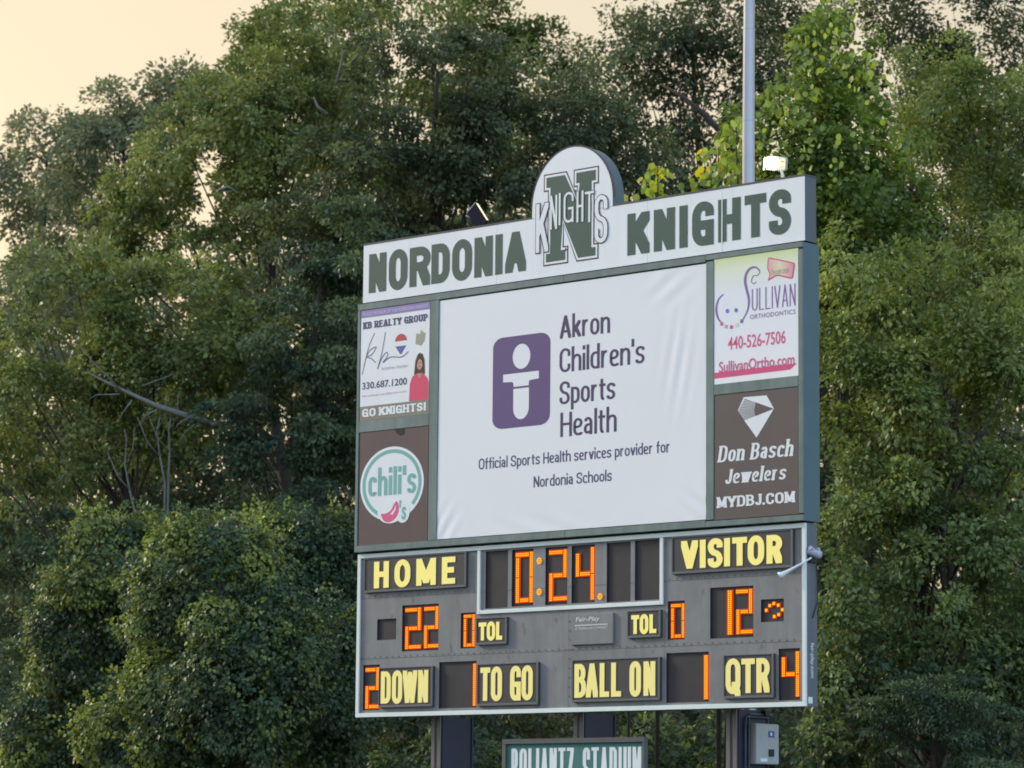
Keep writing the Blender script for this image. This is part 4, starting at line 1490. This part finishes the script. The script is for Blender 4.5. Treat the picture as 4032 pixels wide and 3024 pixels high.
def limbs(mb, base, top, BC, r0, nl=22, n=7, wob=.35):
    """tapering trunk from base to top with curved limbs reaching the boughs"""
    base, top = np.array(base), np.array(top)
    H = np.linalg.norm(top - base)
    tp = []
    for i in range(9):
        t = i / 8
        p = base + (top - base) * t + np.array([rng.normal(), rng.normal(), 0]) * wob * .35 * (t > 0)
        tp.append(p)
    mb.tube(tp, [r0 * (1 - .85 * (i / 8)) for i in range(9)], 9)
    idx = rng.permutation(len(BC))[:nl]
    for i in idx:
        b = BC[i]
        t = np.clip((b[2] - base[2]) / (top[2] - base[2] + 1e-6) - rng.uniform(.15, .35), .12, .92)
        a = base + (top - base) * t
        k = t * 8
        j = int(min(7, k))
        a = tp[j] + (tp[j + 1] - tp[j]) * (k - j)
        mid = a + (b - a) * .5 + np.array([rng.normal() * .3, rng.normal() * .3, -.06 * np.linalg.norm(b - a)])
        q1 = a + (mid - a) * .5 + np.array([0, 0, .1])
        r = r0 * (1 - .85 * t) * rng.uniform(.18, .38)
        mb.tube([a, q1, mid, mid + (b - mid) * .6, b], [r, r * .8, r * .6, r * .38, .012], 5, cap=False)


def tree(name, label, masses, depth, leaf=.10, dens=1.0, rb=.7, m='leaf_olive', bark='bark_dark', group=None, cat='tree',
         trunk_px=None, r0=.28, nl=22, wfac=.62, seed=None, **kw):
    global rng
    if seed is not None:
        rng = np.random.default_rng(seed)
    P, A, N_, T, BC = crown_leaves(masses, depth, leaf, dens, rb, **kw)
    px = trunk_px if trunk_px is not None else sum(q[0] for q in masses) / len(masses)
    g0 = at(px, 3600, depth)
    g0[2] = 0
    r0 = r0 * .72
    t = thing(name, tuple(g0), label, cat, group)
    top = np.array([np.median(BC[:, 0]), np.median(BC[:, 1]), np.quantile(BC[:, 2], .9)])
    tr = MB()
    limbs(tr, g0 - np.array([0, 0, .1]), top, BC, r0, nl)
    tr.build('trunk', bark, t, smooth=True, dz=0)
    n = len(P)
    L = leaf * rng.uniform(.7, 1.3, n)
    leaf_mesh('crown', P, A, N_, L, L * wfac * rng.uniform(.8, 1.2, n), T, m, t)
    TOTAL[0] += n
    return t, BC


WG = 'trees of the wood behind the scoreboard'
TREES = [
    # far back row
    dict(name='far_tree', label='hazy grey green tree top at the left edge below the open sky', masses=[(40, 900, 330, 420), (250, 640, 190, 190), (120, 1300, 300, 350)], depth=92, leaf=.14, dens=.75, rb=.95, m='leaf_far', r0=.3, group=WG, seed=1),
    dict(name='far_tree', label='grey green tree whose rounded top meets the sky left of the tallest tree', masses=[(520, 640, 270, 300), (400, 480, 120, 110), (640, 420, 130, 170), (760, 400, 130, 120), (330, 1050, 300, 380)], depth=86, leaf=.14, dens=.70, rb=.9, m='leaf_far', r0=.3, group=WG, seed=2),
    dict(name='far_tree', label='leafy tree behind the top of the tallest tree where sky shows through in specks', masses=[(1500, 160, 520, 380), (1050, 420, 300, 330), (2060, 330, 260, 220), (1920, 150, 170, 190)], depth=82, leaf=.13, dens=.78, rb=.85, m='leaf_olive', r0=.34, group=WG, seed=3),
    dict(name='far_tree', label='sparse tree behind the pole, dark against the pale sky', masses=[(2560, 150, 230, 260), (2800, 300, 330, 330), (2550, 480, 260, 230), (2780, 60, 260, 190), (3060, 140, 170, 230)], depth=78, leaf=.12, dens=.52, rb=.75, m='leaf_dark', bark='bark_dark', r0=.30, nl=40, group=WG, seed=4),
    dict(name='far_tree', label='leafy tree filling the top right corner with sky specks along its top', masses=[(3500, 180, 420, 260), (3900, 260, 330, 330), (3720, 720, 320, 330), (3980, 700, 240, 330)], depth=80, leaf=.12, dens=.85, rb=.8, m='leaf_dark', bark='bark_dark', r0=.3, group=WG, seed=5),
    dict(name='far_tree', label='dark tree far behind the banner, hidden low in the wood', masses=[(1000, 1500, 700, 700), (1900, 1300, 700, 800)], depth=84, leaf=.17, dens=.8, rb=1.1, m='leaf_dark', bark='bark_dark', r0=.4, group=WG, seed=6),
    dict(name='far_tree', label='dark tree mass behind the right side of the wood, low down', masses=[(3450, 1000, 420, 330), (3300, 1500, 700, 800), (3700, 2300, 600, 800), (2500, 2700, 900, 600)], depth=80, leaf=.17, dens=.75, rb=1.1, m='leaf_dark', bark='bark_dark', r0=.4, group=WG, seed=7),
    dict(name='far_tree', label='dark tree mass low behind the vine covered thickets on the left', masses=[(250, 2000, 600, 600), (900, 2500, 900, 600)], depth=80, leaf=.17, dens=.75, rb=1.1, m='leaf_dark', bark='bark_dark', r0=.4, group=WG, seed=8),
    # middle row
    dict(name='maple_tree', label='tallest olive green tree left of the arch, its crown running out of the top', masses=[(1250, 230, 330, 330), (960, 420, 260, 270), (830, 700, 330, 330), (1250, 720, 350, 330), (620, 880, 230, 260)], depth=72, leaf=.115, dens=.85, rb=.72, m='leaf_olive', r0=.36, nl=30, trunk_px=1150, group=WG, seed=10, shaggy=.45),
    dict(name='maple_tree', label='dark shaggy tree directly above and left of the arch', masses=[(1700, 330, 330, 280), (1500, 700, 330, 300), (2000, 520, 330, 260), (1850, 800, 380, 280), (1250, 1020, 330, 260)], depth=68, leaf=.11, dens=.85, rb=.70, m='leaf_dark', bark='bark_dark', r0=.36, nl=30, trunk_px=1900, group=WG, seed=11, zflat=.45),
    dict(name='maple_tree', label='dark tree between the arch and the pole with a few sky specks', masses=[(2330, 620, 270, 260), (2560, 760, 260, 200), (2250, 420, 200, 180)], depth=70, leaf=.11, dens=.72, rb=.66, m='leaf_dark', bark='bark_dark', r0=.28, group=WG, seed=12),
    dict(name='maple_tree', label='yellowish green tree filling the left middle, crossed by a bare pale limb', masses=[(250, 1250, 330, 300), (650, 1230, 350, 290), (180, 1700, 330, 330), (620, 1560, 340, 260), (900, 1380, 240, 250)], depth=66, leaf=.115, dens=.85, rb=.66, m='leaf_olive', r0=.32, nl=26, group=WG, seed=13, shaggy=.55),
    dict(name='maple_tree', label='teal green tree just left of the banner, dark and soft', masses=[(1250, 1280, 260, 300), (1150, 1620, 300, 300), (1350, 1000, 220, 240), (1330, 1900, 240, 260)], depth=64, leaf=.105, dens=.95, rb=.64, m='leaf_teal', bark='bark_dark', r0=.28, group=WG, seed=14, zflat=.45),
    dict(name='bushy_tree', label='dark blue green tree low at the left edge', masses=[(90, 2200, 240, 260), (60, 2700, 260, 330)], depth=66, leaf=.10, dens=.95, rb=.6, m='leaf_teal', bark='bark_dark', r0=.2, group=WG, seed=15),
    dict(name='maple_tree', label='mid green tree filling the right edge from the top downwards', masses=[(3830, 560, 300, 330), (3950, 900, 300, 300), (3650, 420, 220, 220), (3900, 1250, 300, 280)], depth=64, leaf=.10, dens=.88, rb=.62, m='leaf_warm', r0=.32, nl=26, group=WG, seed=16),
    dict(name='maple_tree', label='broad green tree right of the sponsor panels, small sky specks near the cabinet', masses=[(3400, 1120, 270, 280), (3750, 1500, 330, 300), (3420, 1600, 270, 300), (3600, 1850, 300, 220), (3950, 1650, 220, 300), (3880, 1150, 240, 220)], depth=53.8, leaf=.10, dens=.85, rb=.55, m='leaf_warm', r0=.30, nl=26, group=WG, seed=17),
    dict(name='maple_tree', label='dull green tree right of the scoreboard face, dark gaps in its crown', masses=[(3420, 2130, 300, 230), (3750, 2250, 330, 260), (3350, 2550, 230, 260), (3900, 1980, 240, 200), (3700, 2600, 300, 230), (3960, 2450, 180, 200)], depth=53.2, leaf=.10, dens=.88, rb=.53, m='leaf_mid', bark='bark_dark', r0=.28, nl=26, group=WG, seed=18),
    # shrubs and young trees in front
    dict(name='bushy_tree', label='feathery blue green sapling low at the right below the scoreboard end', masses=[(3720, 2880, 280, 190), (3600, 2800, 200, 150), (3750, 2740, 170, 110)], depth=51.5, leaf=.085, dens=1.0, rb=.45, m='leaf_teal', bark='bark_dark', r0=.12, group=WG, seed=19, zflat=.3, wfac=.4),
    dict(name='bushy_tree', label='pale leaved sapling at the bottom right corner', masses=[(3980, 2640, 150, 210), (3960, 2900, 170, 190)], depth=53, leaf=.12, dens=.9, rb=.42, m='leaf_vine', r0=.10, group=WG, seed=20),
    dict(name='bushy_tree', label='light green bush at the bottom, right of the control box', masses=[(3330, 2880, 210, 190), (3200, 2990, 150, 120), (3560, 2680, 200, 190)], depth=53, leaf=.115, dens=.85, rb=.42, m='leaf_vine', r0=.10, group=WG, seed=21),
    dict(name='bushy_tree', label='yellow green bush seen under the scoreboard left of the right column', masses=[(2770, 2930, 130, 150), (2560, 2960, 150, 120), (1760, 2990, 240, 120)], depth=52, leaf=.105, dens=.9, rb=.36, m='leaf_vine', r0=.08, group=WG, seed=22),
    dict(name='bushy_tree', label='dark bush behind the steel columns under the scoreboard', masses=[(2150, 2900, 560, 240), (1600, 2850, 300, 220), (3000, 2900, 240, 200)], depth=58, leaf=.11, dens=1.0, rb=.55, m='leaf_dark', bark='bark_dark', r0=.12, group=WG, seed=23),
]
for tdef in TREES:
    tree(**tdef)
rng = np.random.default_rng(77)
wm = []
for px in range(-100, 4200, 330):
    for py, ry in ((2500, 330), (2000, 330), (1560, 300)):
        wm.append((px + rng.uniform(-90, 90), py + rng.uniform(-80, 80), rng.uniform(260, 380), ry, rng.uniform(-3, 3)))
for px in range(900, 4200, 360):
    wm.append((px + rng.uniform(-90, 90), 1150 + rng.uniform(-80, 80), rng.uniform(260, 340), 260, rng.uniform(-3, 3)))
for px in (1450, 1800):
    wm.append((px, 760, 330, 300, 0))
P, A, N_, T, BC = crown_leaves(wm, 100, .24, .62, 1.3, front=.4)
n = len(P)
L = .24 * rng.uniform(.7, 1.3, n)
dw = leaf_mesh('distant_wood', P, A, N_, L, L * .65, T, 'leaf_dark', None)
tag(dw, 'dark wood filling the slope far behind the nearer trees', 'wood')
TOTAL[0] += n


tall = [o for o in bpy.data.objects if o.get('label', '').startswith('tallest olive')][0]
for pp_ in ([(1325, 330), (1345, 250), (1352, 170)], [(1370, 260), (1430, 200), (1478, 145)], [(1290, 450), (1250, 420), (1235, 380)], [(860, 750), (900, 735), (935, 760)]):
    mb = MB()
    mb.tube([at(a_, b_, 68.6) for a_, b_ in pp_], [.035, .028, .010], 6)
    mb.build('bare_branch', 'dead_wood', tall, smooth=True, dz=0, label='bare pale branch')


# ---- vine-draped thickets: leaves laid like shingles over a lumpy surface
def thicket(label, lobes, depth, leaf, m, seed, dens=1.5, group='vine covered thickets at the lower left'):
    global rng
    rng = np.random.default_rng(seed)
    PP, AA, NN, TT = [], [], [], []
    subs = []
    for (px, py, rx, ry, do) in lobes:
        subs.append((px, py, rx * .86, ry * .86, do))
        for q in range(9):
            a = rng.uniform(0, 2 * math.pi)
            rr = rng.uniform(.45, .95)
            k = rng.uniform(.24, .46)
            subs.append((px + rx * rr * math.cos(a), py + ry * rr * math.sin(a), rx * k, ry * k * rng.uniform(.8, 1.3), do - rng.uniform(.1, .9) * (1.1 - rr)))
    for (px, py, rx, ry, do) in subs:
        dd = depth + do
        k = dd / FPX
        RX, RY = rx * k, ry * k
        RD = min(RX, RY) * .9
        c = at(px, py, dd)
        area = 2 * math.pi * RX * RY * 1.1
        n = int(dens * area / (.5 * leaf * leaf * .8))
        u = unit(rng.normal(size=(n, 3)))
        u[:, 2] = np.abs(u[:, 2]) * np.where(rng.random(n) < .15, -1, 1)
        sun_tint = .58 if (rng.random() < (.62 if (px < lobes[0][0] or py < lobes[0][1]) else .18) and rx < 150) else 0.0  # evening side light painted into the leaf tint of upper and left clumps
        ph = rng.uniform(0, 6.28, 12)
        fr = rng.uniform(2.5, 9, (12, 3)) * rng.choice([-1, 1], (12, 3))
        lump = sum(np.sin(u @ fr[i] + ph[i]) for i in range(12)) / 12
        lump2 = sum(np.sin(u @ (fr[i] * 3.1) + ph[i] * 2) for i in range(12)) / 12
        rad = 1 + .50 * lump + .24 * lump2 - np.abs(rng.normal(size=n)) * .035
        off = u * rad[:, None] * np.array([RX, RY, RD])
        P = c + off[:, :1] * CR + off[:, 1:2] * CU - off[:, 2:3] * CF
        ow = unit(P - c)
        N_ = unit(ow * .8 + np.array([0, 0, .55]) + rng.normal(size=(n, 3)) * .38)
        A = unit(np.array([0, 0, -.75]) + ow * .45 + rng.normal(size=(n, 3)) * .40)
        # yellower leaves on the proud lumps, plus the side light painted into the tint
        t = np.clip(.14 + sun_tint + rng.uniform(-.15, .20) + .7 * lump + .6 * lump2 + rng.random(n) * .42, 0, 1)
        ok = P[:, 2] > .05
        PP.append(P[ok])
        AA.append(A[ok])
        NN.append(N_[ok])
        TT.append(t[ok])
        # loose runners sticking out of the edge
        for r in range(max(4, int(area * .9))):
            q = unit(rng.normal(size=3))
            q[2] = abs(q[2]) * .6
            q[1] = abs(q[1]) * .8
            st_ = c + (q[0] * RX * CR + q[1] * RY * CU - q[2] * RD * CF)
            dr = unit(unit(st_ - c) + rng.normal(size=3) * .5 + np.array([0, 0, .3]))
            ln = rng.uniform(.2, .65)
            m_ = int(ln / leaf * 2.2)
            tt = np.linspace(0, 1, m_)[:, None]
            Q = st_ + dr * ln * tt + np.array([0, 0, -1.0]) * ln * .35 * tt ** 2 + rng.normal(size=(m_, 3)) * .03
            PP.append(Q)
            AA.append(unit(dr + rng.normal(size=(m_, 3)) * .8))
            NN.append(unit(np.array([0, 0, .9]) + rng.normal(size=(m_, 3)) * .5))
            TT.append(np.clip(.7 + rng.random(m_) * .3, 0, 1))
    # ragged sprays of other growth pushing through the vines
    big = [(a_, b_, c_ * 1.06, d_ * 1.08, e_ - .15) for (a_, b_, c_, d_, e_) in lobes]
    P2, A2, N2_, T2, _ = crown_leaves(big, depth, leaf * 1.1, .42, .42, drooping=.6, shaggy=.8)
    PP.append(P2)
    AA.append(A2)
    NN.append(N2_)
    TT.append(np.clip(T2 * .75, 0, 1))
    P, A, N_, T = map(np.concatenate, (PP, AA, NN, TT))
    px = np.mean([l[0] for l in lobes])
    g0 = at(px, 3600, depth + 1.0)
    g0[2] = 0
    t = thing('vine_thicket', tuple(g0), label, 'shrub', group)
    tr = MB()
    for l in lobes:
        b = at(l[0], l[1], depth + l[4] + .3)
        gb = b.copy()
        gb[2] = 0
        mid = (gb + b) / 2 + np.array([.3, .1, 0])
        tr.tube([g0 + (gb - g0) * .3, mid, b], [.11, .08, .03], 7)
    tr.build('trunk', 'bark_dark', t, smooth=True, dz=0)
    n = len(P)
    L = leaf * rng.uniform(.75, 1.25, n)
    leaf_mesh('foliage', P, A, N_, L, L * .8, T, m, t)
    TOTAL[0] += n


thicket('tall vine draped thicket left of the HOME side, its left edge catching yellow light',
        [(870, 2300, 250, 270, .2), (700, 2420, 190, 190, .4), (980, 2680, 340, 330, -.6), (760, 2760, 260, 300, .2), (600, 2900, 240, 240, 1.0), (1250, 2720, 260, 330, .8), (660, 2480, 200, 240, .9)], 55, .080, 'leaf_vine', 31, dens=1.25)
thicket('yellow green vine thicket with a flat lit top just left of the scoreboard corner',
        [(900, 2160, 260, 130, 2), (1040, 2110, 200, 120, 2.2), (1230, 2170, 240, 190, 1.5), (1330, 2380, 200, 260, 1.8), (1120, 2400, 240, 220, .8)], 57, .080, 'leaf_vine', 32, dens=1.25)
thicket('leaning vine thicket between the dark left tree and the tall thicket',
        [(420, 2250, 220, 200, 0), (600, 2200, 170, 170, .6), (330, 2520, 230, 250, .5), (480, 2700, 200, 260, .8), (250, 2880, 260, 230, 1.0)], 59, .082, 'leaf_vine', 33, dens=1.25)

# ---- bare pale limb and stems in the left middle
dl = thing('dead_limb', tuple(at(640, 1580, 62)), 'bare pale limb leaning through the yellowish trees at the left', 'branch')
mb = MB()
D = 64.5
mb.tube([at(340, 1465, D), at(470, 1530, D), at(620, 1600, D), at(760, 1645, D), at(890, 1690, D + .3)], [.012, .032, .052, .066, .05], 8)
mb.tube([at(830, 1672, D), at(940, 1660, D), at(1010, 1690, D + .2)], [.05, .035, .02], 6)
mb.build('main_limb', 'dead_wood', dl, smooth=True, dz=0)
for pp in ([(520, 1575), (480, 1630), (458, 1675)], [(470, 1552), (380, 1555), (345, 1575)], [(780, 1660), (730, 1700), (700, 1755)], [(745, 1645), (700, 1670), (690, 1690)],
           [(470, 1530), (380, 1440), (300, 1350)], [(620, 1612), (580, 1630), (540, 1680)], [(560, 1520), (640, 1490), (690, 1470)]):
    mb = MB()
    mb.tube([at(a, b, D - .05) for a, b in pp], [.016, .011, .005], 6)
    mb.build('side_branch', 'dead_wood', dl, smooth=True, dz=0)
SG = 'bare grey stems below the pale limb'
for k, (pp, lab) in enumerate((([(530, 2010), (510, 1930), (492, 1830), (498, 1730), (490, 1690)], 'left bare grey stem rising out of the leaning vine thicket'),
                               ([(650, 1900), (630, 1800), (618, 1700), (630, 1640)], 'middle bare grey stem under the pale limb'),
                               ([(664, 1870), (668, 1780), (665, 1700), (672, 1640)], 'right bare grey stem under the pale limb'))):
    g0 = at(pp[0][0], pp[0][1], 64.6)
    t = thing('bare_stem', (g0[0], g0[1], 0), lab, 'branch', None)
    mb = MB()
    base = g0.copy()
    base[2] = 0
    mb.tube([base] + [at(a, b, 64.6) for a, b in pp], [.035, .026, .022, .018, .013, .007][:len(pp) + 1], 6)
    mb.build('stem', 'dead_wood', t, smooth=True, dz=0)
    mb = MB()
    a, b = pp[1]
    mb.tube([at(a, b, 64.6), at(a - 50, b - 60, 64.5), at(a - 90, b - 160, 64.4)], [.02, .014, .006], 5)
    mb.tube([at(pp[2][0], pp[2][1], 64.6), at(pp[2][0] + 30, pp[2][1] - 60, 64.6), at(pp[2][0] + 38, pp[2][1] - 150, 64.6)], [.018, .012, .006], 5)
    mb.build('side_branch', 'dead_wood', t, smooth=True, dz=0)

# ---- limb of the sparse tree, dark against the sky
dk = thing('dark_limb', tuple(at(2780, 480, 74)), 'dark curved limb against the sky left of the pole', 'branch')
mb = MB()
mb.tube([at(2905, 640, 74), at(2840, 520, 74), at(2760, 440, 74), at(2690, 380, 74.3), at(2600, 330, 74.6)], [.11, .085, .065, .045, .02], 7)
mb.build('main_limb', 'bark_dark', dk, smooth=True, dz=0)
mb = MB()
mb.tube([at(2760, 440, 74), at(2690, 430, 74), at(2610, 400, 74)], [.03, .02, .01], 6)
mb.tube([at(2840, 520, 74), at(2850, 430, 74), at(2880, 350, 74)], [.04, .025, .01], 6)
mb.build('side_branch', 'bark_dark', dk, smooth=True, dz=0)


# ---- cottonwood with large round leaves, its nearest leaves each an object
def round_leaf(name, m, tint):
    me = bpy.data.meshes.new(name)
    n = 9
    v = [(0, 0, 0)]
    for k in range(n):
        t = 2 * math.pi * k / n + math.pi
        r = .5 * (1 + .12 * math.cos(t) * 1.2)
        x = .5 - r * math.cos(t) * -1 * .92
        v.append((.5 + r * math.cos(t), r * .92 * math.sin(t), .10 * abs(math.sin(t)) * r))
    v[0] = (.5, 0, 0)
    v[1 + n // 2 + 0] = (1.12, 0, 0) if False else v[1 + n // 2]
    # pointed tip
    tip = max(range(1, n + 1), key=lambda i: v[i][0])
    v[tip] = (1.15, 0, -.05)
    me.from_pydata(v, [], [(0, i, i % n + 1) for i in range(1, n + 1)])
    a = me.attributes.new('tint', 'FLOAT', 'FACE')
    a.data.foreach_set('value', [tint] * n)
    me.materials.append(MATS[m])
    me.update()
    return me


ct, BC = tree(name='cottonwood_tree', label='bright green cottonwood with large round leaves right of the pole', masses=[(3290, 190, 150, 210), (3120, 520, 250, 230), (3330, 620, 280, 260), (3130, 780, 190, 170), (3420, 900, 260, 240), (3300, 1000, 200, 160), (3330, 1250, 180, 200)],
              depth=56.5, leaf=.105, dens=.88, rb=.48, m='leaf_bright', trunk_px=3330, r0=.22, nl=30, group=WG, seed=40, wfac=.85, drooping=.5)
LM = [round_leaf('leaf', 'leaf_bright', t) for t in (.35, .7, 1.0)] + [round_leaf('leaf', 'leaf_yellow', t) for t in (.1, .45, 1.0)]


def place_leaves(parent, pts, sizes, kinds):
    for p, s, k in zip(pts, sizes, kinds):
        o = bpy.data.objects.new('leaf', LM[k])
        COL.objects.link(o)
        o.parent = parent
        a = unit(np.array([rng.normal() * .6, rng.normal() * .6, -1.0 + rng.normal() * .5]))
        nn = unit(-CF * .55 + np.array([rng.normal() * .7, rng.normal() * .7, .5 + rng.normal() * .6]))
        s_ = unit(np.cross(nn, a))
        n2 = unit(np.cross(a, s_))
        Mx = Matrix(((a[0], s_[0], n2[0]), (a[1], s_[1], n2[1]), (a[2], s_[2], n2[2]))).to_4x4()
        o.matrix_basis = Matrix.Translation(Vector(p - ROOT[parent])) @ Mx @ Matrix.Diagonal((s, s, s, 1))


rng = np.random.default_rng(50)
pp = []
for (px, py, rx, ry, n) in ((3290, 60, 90, 90, 34), (3200, 200, 110, 90, 40), (3350, 260, 90, 90, 24), (3120, 400, 140, 90, 40), (3420, 260, 90, 70, 18), (3100, 520, 150, 110, 40), (3450, 330, 110, 80, 24), (3250, 620, 190, 130, 40), (3480, 560, 120, 120, 24)):
    for i in range(n):
        a = rng.uniform(0, 6.28)
        r = rng.uniform(0, 1) ** .5
        pp.append(at(px + rx * r * math.cos(a), py + ry * r * math.sin(a), 54.9 + rng.uniform(-.7, .7)))
kinds = rng.choice([0, 0, 1, 1, 2, 3], len(pp))
place_leaves(ct, pp, rng.uniform(.075, .125, len(pp)), kinds)

# young yellow-green shoots showing above the header
def shoots(label, clusters, seed):
    global rng
    rng = np.random.default_rng(seed)
    c0 = clusters[0]
    g0 = at(c0[0], c0[1] + 900, 48.0)
    g0[2] = 0
    t = thing('young_shoot', tuple(g0), label, 'sapling', 'yellow green saplings behind the header')
    mb = MB()
    pts, kinds = [], []
    for (px, py, rx, ry, n, yel) in clusters:
        c = at(px, py + ry * .3, 48.0)
        b = at(px + 20, 1000, 48.2)
        bb = g0 * .5 + b * .5
        mb.tube([g0, b, c, at(px, py - ry * .7, 48)], [.022, .016, .010, .005], 6)
        for i in range(n):
            a = rng.uniform(0, 6.28)
            r = rng.uniform(0, 1) ** .5
            pts.append(at(px + rx * r * math.cos(a), py + ry * r * math.sin(a), 48.0 + rng.uniform(-.25, .25)))
            kinds.append(rng.choice([1, 2, 3, 4, 4, 5] if yel else [0, 1, 2, 3, 3, 4]))
    mb.build('trunk', 'bark_dark', t, smooth=True, dz=0)
    place_leaves(t, pts, rng.uniform(.085, .14, len(pts)), kinds)


shoots('small yellow green shoot just right of the arch', [(2475, 790, 45, 55, 20, 1)], 61)
shoots('yellow leafy shoot between the arch and the pole', [(2590, 720, 60, 90, 46, 1), (2570, 790, 70, 60, 24, 1)], 62)
shoots('broad yellow green shoot left of the pole base', [(2830, 640, 90, 80, 70, 1), (2800, 730, 120, 60, 60, 0), (2900, 560, 50, 110, 40, 0)], 63)
print('LEAVES', TOTAL[0])
